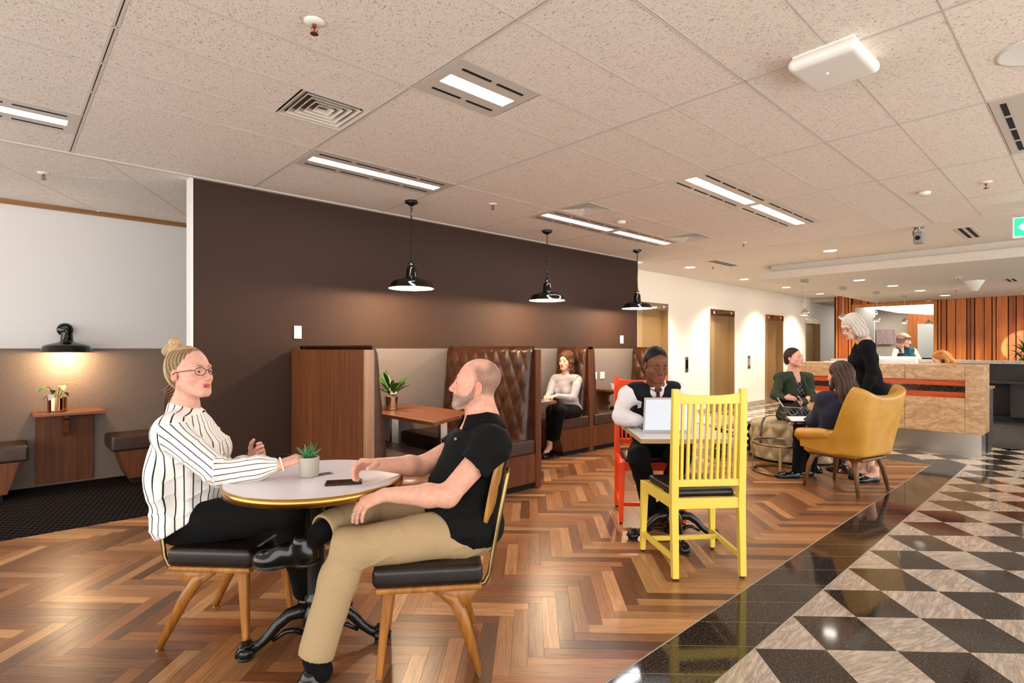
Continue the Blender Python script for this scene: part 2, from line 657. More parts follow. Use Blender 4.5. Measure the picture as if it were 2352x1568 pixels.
allb = MB(); allgv = []; allcol = []
for i, (sa, poly, o, c) in enumerate(planks):
    col = mix3(rnd.choice(pal), rnd.choice(pal), rnd.random()*.4)
    kv = .68+.5*rnd.random(); col = (col[0]*kv, col[1]*kv*.98, col[2]*kv*.93)
    b, gv = plank_geo(poly, o, c, col, rnd.random()*20)
    if i < 300:
        ob = b.obj('floor_plank', M_plank, floor)
        setcol(ob.data, [col]*len(b.v)); setvec(ob.data, gv)
    elif sa > 0:
        allb.add(b.v, b.f); allgv += gv; allcol += [col]*len(b.v)
ob = allb.obj('far_floor_planks', M_plank, floor); ob['kind'] = 'stuff'
setcol(ob.data, allcol); setvec(ob.data, allgv)

# granite border: parallelogram tiles
pieces = []
for k in range(-2, 27):
    x = 2.163+.31*(k-6)
    w = YB1-YB0
    pieces.append(([(x, YB1), (x+.31, YB1), (x+.31+w, YB0), (x+w, YB0)], 'border_tile'))
for k in range(0, 14):
    y = YB1+.31*k
    w = XB1-XB0
    pieces.append(([(XB0, y), (XB1, y-w*.98), (XB1, y-w*.98+.31), (XB0, y+.31)], 'border_tile'))
TA = .3065
P0 = Vector((2.869, 1.044))
tiles = []
for i in range(-10, 60):
    for j in range(-30, 60):
        c0 = P0+E1*(i*TA)+E2*(j*TA)
        poly = [tuple(c0), tuple(c0+E1*TA), tuple(c0+E1*TA+E2*TA), tuple(c0+E2*TA)]
        cx = sum(p[0] for p in poly)/4; cy = sum(p[1] for p in poly)/4
        if cx < .2 or cx > 16.5 or cy > 5.8 or cy < -3.0: continue
        if cy < YB0+.3 and cx < XB1:
            poly = clip_poly(poly, 0, 1, YB0-.003)
        elif cx > XB1-.3:
            if cy > YB0: poly = clip_poly(poly, -1, 0, -XB1-.003)
            poly = clip_poly(poly, 0, 1, 5.55) if poly else poly
        else: continue
        if len(poly) < 3 or poly_area(poly) < 3e-4: continue
        if cx > 9.8 and cy < 3: continue
        tiles.append((seen_area(poly), poly, (i-j) % 2, (cx, cy), i, j))
tiles.sort(key=lambda t: -t[0])
st = {0: (MB(), []), 1: (MB(), [])}
for n, (sa, poly, dark, c, i, j) in enumerate(tiles):
    cx = sum(p[0] for p in poly)/len(poly); cy = sum(p[1] for p in poly)/len(poly)
    q = [(cx+(p[0]-cx)*.9965, cy+(p[1]-cy)*.9965) for p in poly]
    b = MB().prism(q, -.0123, 0)
    sd = rnd.random()*40; an = rnd.random()*.9-.2
    gv = [((v[0]-cx)*math.cos(an)-(v[1]-cy)*math.sin(an)+sd, (v[0]-cx)*math.sin(an)+(v[1]-cy)*math.cos(an)+sd*.7, sd) for v in b.v]
    if n < 270:
        ob = b.obj('floor_tile', M_dgran if dark else M_lgran, floor)
        setvec(ob.data, gv)
    elif sa > 0:
        st[dark][0].add(b.v, b.f); st[dark][1].extend(gv)
for d, (b, gv) in st.items():
    ob = b.obj('far_floor_tiles', M_dgran if d else M_lgran, floor); ob['kind'] = 'stuff'; setvec(ob.data, gv)
for poly, nm in pieces:
    if poly[0][0] < XB0-.001 or poly[0][1] == YB1 and poly[1][1] == YB1:
        poly = clip_poly(poly, 1, 0, XB1-.001)
    else:
        poly = clip_poly(poly, 0, -1, -YB1-.002)
    if len(poly) < 3 or seen_area(poly) == 0: continue
    cx = sum(p[0] for p in poly)/len(poly); cy = sum(p[1] for p in poly)/len(poly)
    q = [(cx+(p[0]-cx)*.986, cy+(p[1]-cy)*.99) for p in poly]
    MB().prism(q, -.0123, 0).obj(nm, M_dgran, floor)
M_grout = plain('pale_grout', '#a59b8d', .6)
structure(MB().box(.2, XB0, YB1-.003, YB1+.003, -.012, .0006).box(XB0-.003, XB0+.003, YB1, 5.5, -.012, .0006)
          .box(.2, XB1, YB0-.003, YB0+.003, -.012, .0003).box(.2, 17, -3.4, YB0, -.0126, -.0005).box(XB0, 17, -3.4, 5.5, -.0126, -.0005).box(.2, XB1, YB0, YB1, -.0126, -.0005)
          .obj('trim_1', M_grout), 'pale metal strip and grout lines of the stone floor')
M_carp = m_carpet('navy_loop_carpet', '#0b0a0d', '#7d6b58', 11, 38, .55)
structure(MB().box(-2.8, 2.6, 5.15, 6.97, -.012, .004).obj('floor_carpet', M_carp), 'dark navy carpet with dotted lines in the nook')
M_carp2 = m_carpet('charcoal_loop_carpet', '#232022', '#8d8681', 16, 30, -.35)
structure(MB().box(9.72, 16.3, -3, 3.0, -.012, .004).obj('floor_carpet_2', M_carp2), 'charcoal ribbed carpet behind the reception desk')

# ------------------------------------------------------------------ ceiling
XL = [.366+1.236*i for i in range(-3, 6)]+[7.6]
YL = [1.27+.411*j for j in range(-7, 10)]
ceiling = structure(MB().box(-3.5, 7.6, -3.5, 5.03, CEIL+.03, CEIL+.2).box(-3.5, 3.2, 5.03, 7.0, CEIL+.03, CEIL+.2).obj('ceiling', M_black if False else plain('ceiling_void', '#6b645c', .9)),
                    'suspended ceiling of flecked mineral fibre tiles')
LIGHTS = {(1, 2): (1.612, 2.17), (1, 6): None, (3, 2): None, (4, 2): None, (3, 6): None, (4, 6): None, (-1, 7): None, (3, -3): None}
VENTS = {(0, 4): (1.19, 1.595), (3, 5): (4.085, 4.49), (4, 5): (6.13, 6.54)}


def xi(i): return XL[i+3]
def yj(j): return YL[j+7]


def seam(j, i):
    """(bar half width, tile inset) of the joint below row j in bay i: prominent rails, thin joints, near invisible butt joints"""
    if j in (0, 3, 6) or (j in (4, 5) and i <= 0) or (j == 2 and i in (1, 2, 3, 4)) or (j == 7 and i in (1, 3, 4, -1)) or (j == 5 and i in (3, 4)): return (.007, .004)
    if j in (-3, -2, -1, 1): return (.0022, .0026)
    return (0, .0007)


for i in range(-2, 6):
    for j in range(-6, 9):
        x0, x1, y0, y1 = xi(i), xi(i+1), yj(j), yj(j+1)
        spans = [(x0, x1)]
        if (i, j) in LIGHTS:
            s = LIGHTS[(i, j)]
            spans = [] if s is None else [(s[1], x1)]
        if (i, j) in VENTS:
            a, b_ = VENTS[(i, j)]
            spans = [s for s in ((x0, a), (b_, x1)) if s[1]-s[0] > .06]
        for a, b_ in spans:
            MB().box(a+.007, b_-.007, y0+seam(j, i)[1], y1-seam(j+1, i)[1], CEIL, CEIL+.015).obj('ceiling_tile', M_tile, ceiling)
for j in range(-6, 10):
  run = [i for i in range(-2, 6) if seam(j, i)[0] > 0]
  while run:
    k = 1
    while k < len(run) and run[k] == run[k-1]+1 and seam(j, run[k])[0] == seam(j, run[0])[0]: k += 1
    w = seam(j, run[0])[0]; x0, x1 = xi(run[0]), xi(run[k-1]+1); run = run[k:]
    b = MB().box(x0, x1, yj(j)-w, yj(j)-w*.25, CEIL-.001, CEIL+.02).box(x0, x1, yj(j)+w*.25, yj(j)+w, CEIL-.002, CEIL+.02)
    b.obj('ceiling_bar', M_bar, ceiling)
for i in range(-2, 6):
    x = xi(i)
    MB().box(x-.014, x-.003, -2.9, 4.99, CEIL-.001, CEIL+.02).box(x+.003, x+.014, -2.9, 4.99, CEIL-.001, CEIL+.02).obj('ceiling_bar', M_bar, ceiling)
MB().box(-3, 7.6, 4.985, 5.03, CEIL-.008, CEIL+.03).obj('ceiling_edge', M_bar, ceiling)
# nook ceiling, grid turned by 60 degrees
g1 = Vector((math.cos(PI/3), math.sin(PI/3))); g2 = Vector((-g1.y, g1.x))
for a in range(0, 12):
    for b in range(-3, 9):
        p = [g1*(a*.62+3.26)+g2*(b*.81+.4), ]
        p = [p[0], p[0]+g1*.62, p[0]+g1*.62+g2*.81, p[0]+g2*.81]
        poly = [(q.x, q.y) for q in p]
        for cl in ((0, -1, -5.035), (0, 1, 6.95), (1, 0, 3.0), (-1, 0, 1.6)):
            poly = clip_poly(poly, *cl) if len(poly) > 2 else poly
        if len(poly) < 3 or poly_area(poly) < .002: continue
        cx = sum(q[0] for q in poly)/len(poly); cy = sum(q[1] for q in poly)/len(poly)
        poly = [(cx+(q[0]-cx)*.991, cy+(q[1]-cy)*.991) for q in poly]
        MB().prism(poly, CEIL, CEIL+.015).obj('ceiling_tile', M_tile, ceiling)
# plaster ceiling of the lobby and the stepped bulkhead above the desk
M_plaster = plain('plaster_ceiling', '#ded6cc', .8)
structure(MB().box(7.6, 19.0, -3.5, 5.6, CEIL-.004, CEIL+.2).obj('ceiling_plaster', M_plaster), 'smooth plaster ceiling of the lobby')
M_bulk = plain('bulkhead_paint', '#d3ccc2', .8)
structure(MB().box(9.5, 16.3, -3.5, 3.8, 2.6, CEIL-.004).obj('ceiling_bulkhead', M_bulk), 'upper step of the bulkhead above the reception desk')
structure(MB().box(9.42, 16.3, -3.5, 3.95, 2.48, 2.6).obj('ceiling_soffit', M_bulk), 'lower step of the bulkhead above the reception desk')

# ------------------------------------------------------------------ walls
YW, YL2 = 5.03, 6.95
structure(MB().box(1.15, 7.4, YW, YW+.12, 0, CEIL).obj('wall_booths', M_brown), 'dark brown painted wall behind the booths')
structure(MB().box(1.13, 1.15, YW-.004, YW+.124, 0, CEIL).obj('trim_2', plain('white_edge', '#dcdad8', .5)), 'white edge strip of the brown wall')
structure(MB().box(-3.2, 3.0, YL2, YL2+.12, 0, CEIL).obj('wall_left', M_greywall), 'pale grey wall of the nook')
structure(MB().box(3.0, 3.1, YW+.12, YL2+.1, 0, CEIL).obj('wall_nook_end', M_greywall), 'pale grey end wall of the nook')
structure(MB().box(-3.2, 3.0, YL2-.02, YL2, CEIL-.045, CEIL+.0).obj('trim_3', M_trim), 'oak rail at the top of the nook wall')
# lobby wall with lifts
YE = 5.55
EL = [(8.08, 9.15), (10.77, 11.87), (13.5, 14.59), (16.15, 17.28)]
xs = [7.41]+[x for e in EL for x in e]+[18.9]
b = MB()
for k in range(0, len(xs)-1, 2): b.box(xs[k], xs[k+1], YE, YE+.25, 0, CEIL)
for e in EL: b.box(e[0], e[1], YE, YE+.25, 2.15, CEIL)
b.box(7.401, 7.41, YW+.002, YE, 0, CEIL)
structure(b.obj('wall_lifts', M_cream), 'cream wall of the lift lobby')
b = MB()
for k in range(0, len(xs)-1, 2): b.box(xs[k], xs[k+1], YE-.012, YE, 0, .1)
structure(b.obj('baseboard_lifts', plain('skirting', '#b3a593', .5)), 'taupe skirting of the lift lobby wall')
structure(MB().box(18.9, 19.0, 4.6, 5.8, 0, CEIL).obj('wall_lobby_end', M_cream), 'cream end wall of the lift lobby')
M_mirror = plain('mirror_steel', '#cdbfae', .05, 1)
sides = ['partly hidden behind the last pendant lamp', 'second along the lobby wall', 'third along the lobby wall, behind the woman in the green cardigan', 'furthest one next to the timber wall']
for n, (a, c) in enumerate(EL):
    t = structure(thing('door_%d' % (n+1), 'bronze lift doors with mirrored header, '+sides[n], None, (a, YE, 0)))
    w = c-a
    MB().box(0, .03, -.012, .14, 0, 2.02).obj('jamb', M_bronze2, t)
    MB().box(w-.03, w, -.012, .14, 0, 2.02).obj('jamb', M_bronze2, t)
    MB().box(0, w, -.016, .14, 2.02, 2.15).obj('header', M_mirror, t)
    s = w*.36
    MB().box(.03, s-.002, .10, .13, 0, 2.02).obj('door_leaf', M_bronze, t)
    MB().box(s+.002, w-.03, .12, .15, 0, 2.02).obj('door_leaf', M_bronze2, t)
    for kx, sg in ((.16, 1), (w-.16, -1)):
        bm = MB().add([(kx-.028, -.018, 2.085-.028*sg), (kx+.028, -.018, 2.085-.028*sg), (kx, -.018, 2.085+.028*sg)], [(0, 1, 2) if sg > 0 else (0, 2, 1)])
        bm.obj('direction_arrow', plain('etched_white', '#f1ece2', .6), t, solid=.003)
    MB().box(0, w, 0, .14, -.01, .004).obj('threshold', M_steel, t)
for n, (px, lab) in enumerate(((9.83, 'steel lift call panel with black display'), (12.61, 'slim steel lift call panel between second and third lifts'))):
    t = thing('lift_call_panel', lab, 'call panel', (px, YE, 0))
    MB().box(-.06, .06, -.012, 0, .86, 1.16).obj('plate', M_steel, t, bev=.003)
    MB().box(-.035, .035, -.016, -.012, .93, 1.1).obj('display', M_screen if n == 0 else M_alu, t)

# timber wall at the far end, boards of uneven width and depth
XT = 16.3
WY0, WY1, WZ0, WZ1 = 2.743, 4.385, .9, 2.39
tb = [woody('amber_board_%d' % k, *c, axis='Z', rough=.45) for k, c in enumerate((
    ('#9a4a14', '#b25e20', '#c67433'), ('#a85618', '#be6b28', '#d08240'), ('#863b0c', '#9e4e17', '#b36126')))]
M_joint = plain('board_joint', '#3a1606', .8)
wt = structure(MB().box(XT+.06, XT+.2, -3.2, WY0-.06, 0, CEIL).box(XT+.06, XT+.2, WY1+.06, 4.9, 0, CEIL)
               .box(XT+.06, XT+.2, WY0-.06, WY1+.06, WZ1+.06, CEIL).box(XT+.06, XT+.2, WY0-.06, WY1+.06, 0, WZ0).obj('wall_timber', M_joint),
               'amber timber wall of uneven vertical boards behind the reception')
y = -3.0
while y < 4.84:
    w = rnd.choice((.05, .07, .1, .13, .17, .2))
    y1 = min(y+w, 4.84)
    dp = rnd.choice((.0, .03, .055, .08))
    m = rnd.choice(tb)
    if y1 > WY0-.06 and y < WY1+.06:
        segs = [(WZ1+.07, CEIL)]
        if y < WY0-.07: segs = [(0, CEIL)]; y1 = min(y1, WY0-.07)
        elif y1 > WY1+.07 and y > WY1+.05: segs = [(0, CEIL)]
    else: segs = [(0, CEIL)]
    for z0, z1 in segs:
        if y1-y > .012: MB().box(XT-dp, XT+.06, y+.009, y1-.009, z0, z1).obj('wall_board', m, wt)
    y = y1
    if y > WY1+.05 and y < WY1+.08: y = WY1+.08
M_frame = woody('honey_frame', '#9c5a17', '#b97426', '#cd8a3a', 'Z', .4)
win = structure(thing('window_1', 'honey timber framed window onto the meeting room', None, (XT, 0, 0)))
for nm, bx in (('frame_jamb', (-.05, .12, WY0-.07, WY0, WZ0, WZ1+.07)), ('frame_jamb', (-.05, .12, WY1, WY1+.07, WZ0, WZ1+.07)),
               ('frame_head', (-.05, .12, WY0, WY1, WZ1, WZ1+.07)), ('frame_sill', (-.07, .12, WY0-.07, WY1+.07, WZ0-.05, WZ0))):
    MB().box(*bx).obj(nm, M_frame, win)
mg, nt, bs = new_mat('window_glass')
bs.inputs['Base Color'].default_value = (1, 1, 1, 1); bs.inputs['Transmission Weight'].default_value = 1
bs.inputs['Roughness'].default_value = 0; bs.inputs['IOR'].default_value = 1.02
MB().box(.03, .036, WY0, WY1, WZ0, WZ1).obj('pane', mg, win)
# meeting room behind the window
b = MB().box(XT+.2, 22.2, 6.2, 6.3, 0, 2.8).box(22.1, 22.2, .8, 6.2, 0, 2.8).box(XT+.2, 22.2, .7, .8, 0, 2.8)
structure(b.obj('wall_meeting_room', plain('warm_white', '#d8cdbb', .7)), 'warm white walls of the meeting room')
structure(MB().box(XT+.2, 22.2, .8, 6.2, 2.6, 2.7).obj('ceiling_meeting_room', plain('meeting_ceiling', '#bfb3a4', .8)), 'ceiling of the meeting room')
structure(MB().box(XT+.2, 22.2, .8, 6.2, -.1, 0).obj('floor_meeting_room', M_carp2), 'carpet of the meeting room')
t = tag(MB().add([(18.2, 4.9, 2.57), (21.7, 4.6, 2.50), (21.7, 2.9, 2.30), (18.2, 2.4, 2.57), (18.2, 4.9, 2.59), (21.7, 4.6, 2.59), (21.7, 2.9, 2.59), (18.2, 2.4, 2.59)], [(0, 1, 2, 3), (7, 6, 5, 4), (0, 4, 5, 1), (1, 5, 6, 2), (2, 6, 7, 3), (3, 7, 4, 0)]).obj('ceiling_light_panel', emit('panel_glow', (1, .97, .93), 2.2)),
        'bright luminous ceiling panel seen through the meeting room window', 'ceiling light')
t = thing('meeting_room_door', 'timber framed door with frosted pane seen through the window', 'door', (21.9, 3.6, 0))
MB().box(-.06, .1, -.78, .78, 0, 2.55).box(-.08, -.06, -.6, .6, .05, 2.2).obj('door_surround', tb[1], t)
MB().box(-.1, -.08, -.5, .5, .8, 2.12).obj('pane', plain('frosted_pane', '#d9d6cc', .5), t)
MB().box(-.1, -.08, -.5, .5, .1, .78).obj('lower_panel', plain('dark_panel', '#1d1a19', .4), t)
# canvas picture
t = thing('canvas_picture', 'canvas print of a pink and grey city skyline with blue edge', 'picture', (21.98, 5.04, 1.72))
mp_, nt, bs = new_mat('skyline_print')
v = tcoord(nt, 'Object', (1, 11, 1.3)); n = noise(nt, v, 2.0, 4, .7); v2 = tcoord(nt, 'Object', (1, 30, 40)); n2 = noise(nt, v2, 2, 3)
c1 = ramp(nt, n, [(.35, '#6b7280'), (.5, '#c98b7c'), (.65, '#b9aeb8')]); c2 = ramp(nt, n2, [(.4, '#555a66'), (.6, '#eae6e4')])
nt.links.new(mixc(nt, .45, c1, c2), bs.inputs['Base Color']); bs.inputs['Roughness'].default_value = .6
MB().box(-.03, 0, -.25, .25, -.25, .25).obj('canvas', mp_, t)
MB().box(-.031, 0, .25, .275, -.25, .25).obj('canvas_edge', plain('blue_edge', '#26307f', .5), t)
for k, (px, py) in enumerate(((20.3, 5.55), (20.3, 4.9))):
    t = thing('ceiling_spotlight', 'small ceiling spotlight in the meeting room, %s' % ('aimed at the canvas' if k == 0 else 'between canvas and door'), 'spotlight', (px, py, 2.6), 0, 'meeting room spotlights')
    MB().cyl((0, 0, 0), (0, 0, -.06), .015).cyl((0, 0, -.06), (.07, 0, -.16), .035).obj('body', M_plastic, t)
    MB().ball((.075, 0, -.17), .03).obj('bulb', M_down_in, t)
    light('spot_beam', 'SPOT', (.05, 0, -.2), 22, (1, .9, .78), t, .03, 1.2, .6, (1.4, 0, -.9))
for k, py in enumerate((3.0, 3.75)):
    t = thing('office_chair', 'black office chair by the meeting room door, %s' % ('nearer the window jamb' if k == 0 else 'behind the receptionist'), 'chair', (20.8, py, 0), 0, 'meeting room chairs')
    MB().box(-.25, .25, -.25, .25, .42, .5).obj('seat', M_gloss, t, bev=.03); MB().box(-.28, -.22, -.24, .24, .5, 1.05).obj('backrest', M_gloss, t, bev=.02)
    MB().cyl((0, 0, .05), (0, 0, .42), .03).lathe([(.26, 0), (.26, .03), (.04, .07)]).obj('base', M_gloss, t)

# booth fabric panels along the walls
structure(MB().box(2.0, 7.4, YW-.028, YW, 0, 1.322).obj('trim_4', M_panel), 'grey fabric panelling along the booth wall')
structure(MB().box(-3.2, 3.0, YL2-.03, YL2, 0, 1.322).obj('trim_5', M_panelD), 'taupe fabric panelling along the nook wall')

# ------------------------------------------------------------------ ceiling fittings
def troffer(x0, x1, y0, y1, label, nslot, slots_only=False):
    t = thing('ceiling_light', label, 'ceiling light', (x0, y0, CEIL), 0, 'fluorescent ceiling lights')
    L, Wd = x1-x0, y1-y0
    c = Wd/2; hw = .048
    m = plain('light_tray', '#cfc7be', .35)
    MB().box(.008, L-.008, .006, c-hw, -.002, .02).box(.008, L-.008, c+hw, Wd-.006, -.002, .02).box(.008, .06, c-hw, c+hw, -.002, .02).box(L-.06, L-.008, c-hw, c+hw, -.002, .02).obj('tray', m, t)
    MB().box(.06, L-.06, c-hw, c+hw, .004, .012).obj('diffuser', M_fluo, t)
    seg = (L-.1)/nslot
    for yy in (.075, Wd-.075):
        for k in range(nslot):
            MB().box(.05+k*seg+.02, .05+(k+1)*seg-.02, yy-.009, yy+.009, -.0035, .0).obj('air_slot', M_black, t)
    return t


troffer(1.612, 2.17, yj(2), yj(3), 'short fluorescent ceiling light above the seated man in black', 2)
troffer(xi(1), xi(2), yj(6), yj(7), 'long fluorescent ceiling light left of the first pendant chain', 4)
troffer(xi(3), xi(4), yj(2), yj(3), 'nearer of two end-to-end ceiling lights above the yellow chair', 4)
troffer(xi(4), xi(5)+.05, yj(2), yj(3), 'further of two end-to-end ceiling lights above the yellow chair', 4)
troffer(xi(3), xi(4), yj(6), yj(7), 'nearer ceiling light of the pair beside the second pendant', 4)
troffer(xi(4), xi(5), yj(6), yj(7), 'further ceiling light of the pair, ending by the third pendant', 4)
troffer(xi(-1), xi(0), yj(7), yj(8), 'ceiling light cut by the picture edge above the nook', 4)
t = thing('ceiling_vent_tray', 'white slotted ceiling tray cut by the picture edge', 'vent', (xi(3), yj(-3), CEIL))
MB().box(.008, 1.228, .006, .405, -.002, .02).obj('tray', plain('light_tray', '#cfc7be', .35), t)
for k in range(4): MB().box(.09+k*.275, .32+k*.275, .335, .362, -.004, 0).obj('air_slot', M_black, t)

M_vent = plain('vent_paint', '#d4cabf', .5)


def diffuser(x0, x1, y0, y1, label):
    cx, cy, hs = (x0+x1)/2, (y0+y1)/2, (x1-x0)/2-.006
    t = thing('ceiling_vent', label, 'vent', (cx, cy, CEIL), 0, 'square ceiling vents')
    MB().box(-hs, hs, -hs, hs, .10, .11).obj('duct_shadow', M_black, t)
    for k in range(5):
        r0 = hs*(1-.19*k); r1 = r0-hs*.125
        z0 = -.002+.002*k; z1 = z0+.045
        vs = [(-r0, -r0, z0), (r0, -r0, z0), (r0, r0, z0), (-r0, r0, z0), (-r1, -r1, z1), (r1, -r1, z1), (r1, r1, z1), (-r1, r1, z1)]
        if k == 0: vs = [(x, y, -.002) if i < 4 else (x*.98, y*.98, .012) for i, (x, y, z) in enumerate(vs)]
        MB().add(vs, [(0, 4, 5, 1), (1, 5, 6, 2), (2, 6, 7, 3), (3, 7, 4, 0)]).obj('vane', M_vent, t, solid=.003)
    return t


diffuser(1.19, 1.595, yj(4), yj(5), 'large square louvred ceiling vent nearest the camera')
diffuser(4.085, 4.49, yj(5), yj(6), 'square ceiling vent beside the second pendant lamp light')
diffuser(6.13, 6.54, yj(5), yj(6), 'smallest square ceiling vent near the third pendant')

M_copper = plain('sprinkler_copper', '#8d5a3f', .35, .8)


def sprinkler(x, y, z, label):
    t = thing('fire_sprinkler', label, 'sprinkler', (x, y, z), 0, 'fire sprinklers')
    MB().lathe([(.0, -.012), (.02, -.012), (.042, -.003), (.043, 0)], n=20).obj('rose', M_plastic, t, smooth=True)
    MB().cyl((0, 0, -.012), (0, 0, -.025), .009).sweep([(-.004, 0, -.022), (-.014, 0, -.035), (-.003, 0, -.05)], .003, 6).sweep([(.004, 0, -.022), (.014, 0, -.035), (.003, 0, -.05)], .003, 6).obj('frame', M_copper, t)
    MB().cyl((0, 0, -.025), (0, 0, -.045), .003).obj('bulb', plain('red_glass', '#8a1010', .1), t)
    MB().cyl((0, 0, -.05), (0, 0, -.053), .017).obj('deflector', M_copper, t)


for x, y, z, l in ((.98, 2.286, CEIL, 'nearest copper fire sprinkler above the striped blouse woman'), (.256, 5.713, CEIL, 'fire sprinkler in the nook ceiling'),
                   (3.467, 3.992, CEIL, 'fire sprinkler between first and second pendants'), (7.14, 3.21, CEIL, 'fire sprinkler at the end of the tiled ceiling near the third pendant'),
                   (6.027, .664, CEIL, 'fire sprinkler above the reception side near the slotted tray'), (8.75, 4.45, CEIL-.004, 'fire sprinkler beside the downlight of the first lift'),
                   (11.4, 1.6, 2.48, 'fire sprinkler under the bulkhead near the cone speaker'), (13.7, 1.95, 2.48, 'tiny fire sprinkler before the timber wall')):
    sprinkler(x, y, z, l)
for x, y, l in ((4.95, 3.57, 'small white smoke detector by the second vent'), (5.994, 1.077, 'small white smoke detector above the mustard chair'), (12.4, 4.2, 'small white detector on the lobby plaster')):
    t = thing('smoke_detector', l, 'detector', (x, y, CEIL-.004))
    MB().lathe([(.03, -.03), (.045, -.022), (.05, 0)], n=20).obj('housing', M_plastic, t, smooth=True)
    MB().cyl((0, 0, -.03), (0, 0, -.034), .012).obj('sensor', M_alu, t)
# wireless access point
t = thing('access_point', 'white boxy wireless access point with blue light on ceiling', 'router', (2.915, .875, CEIL), -.03)
MB().box(-.15, .15, -.13, .13, -.012, 0).obj('bracket', M_plastic, t)
MB().box(-.175, .175, -.15, .15, -.075, -.012).obj('housing', M_plastic, t, bev=.03, seg=3)
MB().cyl((-.02, .02, -.0745), (-.02, .02, -.0762), .005, n=10).obj('status_light', emit('blue_led', (.25, .35, 1), 6), t)
t = thing('ceiling_speaker', 'round flush ceiling speaker at the picture edge', 'speaker', (3.53, .19, CEIL))
MB().lathe([(.15, -.004), (.16, -.006), (.165, 0)], n=40).obj('rim', M_plastic, t, smooth=True)
MB().lathe([(0, -.003), (.15, -.003), (.15, 0)], n=40).obj('grille', plain('speaker_grille', '#d3cabf', .7), t)
# grey projector camera
t = thing('ceiling_projector', 'grey sensor camera on short bracket under lobby ceiling', 'camera', (7.68, 1.43, CEIL-.004))
MB().cyl((0, 0, 0), (0, 0, -.01), .05).cyl((0, 0, 0), (0, 0, -.07), .012).obj('bracket', M_steel, t)
MB().box(-.06, .05, -.045, .045, -.19, -.06).obj('housing', plain('grey_plastic', '#8d8a86', .5), t, bev=.015)
MB().cyl((-.06, 0, -.13), (-.07, 0, -.13), .025).obj('lens', M_screen, t)
MB().sweep([(.0, .02, 0), (-.03, .05, -.05), (-.04, .045, -.1)], .005, 6).obj('cable', M_black, t)
for x, y, z, rz, l in ((8.47, 1.09, CEIL-.004, 0, 'twin slot air grille beside the exit sign'), (8.6, 4.2, CEIL-.004, 0, 'long thin slot air grille over the lifts'), (12.5, 1.05, 2.48, 0, 'twin slot air grille under the bulkhead')):
    t = thing('slot_grille', l, 'vent', (x, y, z), rz, 'slot grilles')
    ln = .42 if x < 9 else .3
    MB().box(-ln, ln, -.09, .09, -.004, 0).obj('plate', M_vent, t)
    for yy in (-.035, .035): MB().box(-ln+.03, ln-.03, yy-.018, yy+.018, -.006, -.004).obj('air_slot', M_black, t)
t = thing('access_hatch', 'flush ceiling hatch outline in the lobby plaster', 'hatch', (9.0, 3.35, CEIL-.004))
MB().box(-.3, .3, -.3, .3, -.003, 0).obj('panel', M_plaster, t)
MB().lathe([(.02, 0), (.025, -.002)], (0, .25, -.003), n=10).obj('latch', M_steel, t)
t = thing('cone_speaker', 'white cone shaped speaker under the bulkhead', 'speaker', (12.2, 1.5, 2.48))
MB().lathe([(.05, -.17), (.055, -.17), (.14, -.01), (.15, 0)], n=24).obj('cone', M_plastic, t, smooth=True)
MB().cyl((0, 0, -.165), (0, 0, -.175), .045).obj('grille', M_vent, t)
# exit sign
t = thing('exit_sign', 'green and white exit sign with arrow at the picture edge', 'sign', (7.1, .42, 2.5), math.atan2(-.42, -7.1)+PI/2)
# local x to the right as seen from the camera, -y towards the camera
MB().box(-.17, .17, -.018, .018, -.13, .07).obj('panel', plain('sign_white', '#f3f5f2', .4), t, bev=.006)
MB().box(-.155, .155, -.021, -.018, -.11, .055).obj('green_face', emit('sign_green', (.01, .62, .24), .9), t)
MB().add([(-.135, -.0225, -.027), (-.06, -.0225, .038), (-.06, -.0225, .0), (.0, -.0225, .0), (0, -.0225, -.055), (-.06, -.0225, -.055), (-.06, -.0225, -.092)], [(0, 6, 5, 4, 3, 2, 1)]).obj('arrow', emit('sign_arrow', (.9, 1, .93), .9), t)
MB().box(.02, .14, -.0225, -.0215, -.09, .04).obj('pictogram', emit('sign_arrow', (.9, 1, .93), .9), t)
MB().box(-.14, .14, -.03, .03, .07, .1).cyl((0, 0, .1), (0, 0, .21), .01).obj('bracket', M_steel, t)


def downlight(x, y, z, label, power=W_DOWN):
    t = thing('downlight', label, 'downlight', (x, y, z), 0, 'round downlights')
    MB().lathe([(.082, .0), (.085, -.006), (.1, -.004), (.104, 0)], n=28).obj('rim', M_plastic, t, smooth=True)
    MB().lathe([(0, -.004), (.082, -.004), (.082, 0)], n=28).obj('lens', M_down_in, t)
    light('downlight_beam', 'SPOT', (0, 0, -.03), power, (1, .86, .68), t, .07, 2.0, .7)


for x, y, z, l in ((8.6, 2.63, CEIL-.004, 'round downlight in front of the bulkhead, largest of all'), (8.6, 4.79, CEIL-.004, 'round downlight above the first lift'),
                   (10.86, 4.87, CEIL-.004, 'round downlight above the second lift'), (13.0, 4.87, CEIL-.004, 'round downlight above the third lift'), (15.16, 4.87, CEIL-.004, 'round downlight above the fourth lift'), (17.4, 5.1, CEIL-.004, 'round downlight at the end of the lobby beside the timber wall'),
                   (10.64, 2.81, 2.48, 'nearest downlight under the bulkhead'), (12.05, 2.64, 2.48, 'second downlight under the bulkhead'), (13.44, 2.48, 2.48, 'third downlight under the bulkhead'), (15.05, 2.34, 2.48, 'furthest downlight under the bulkhead'),
                   (10.6, .66, 2.48, 'downlight under the bulkhead at the picture edge')):
    downlight(x, y, z, l, 420 if x == 17.4 else W_DOWN)
# wall washers before the timber wall and lobby lamps further right along the same ceiling
for x, y, l in ((15.7, 1.05, 'downlight washing the timber boards'), (8.6, .5, 'downlight over the chequered floor beyond the exit sign')):
    downlight(x, y, 2.48 if x > 9.4 else CEIL-.004, l, 45)


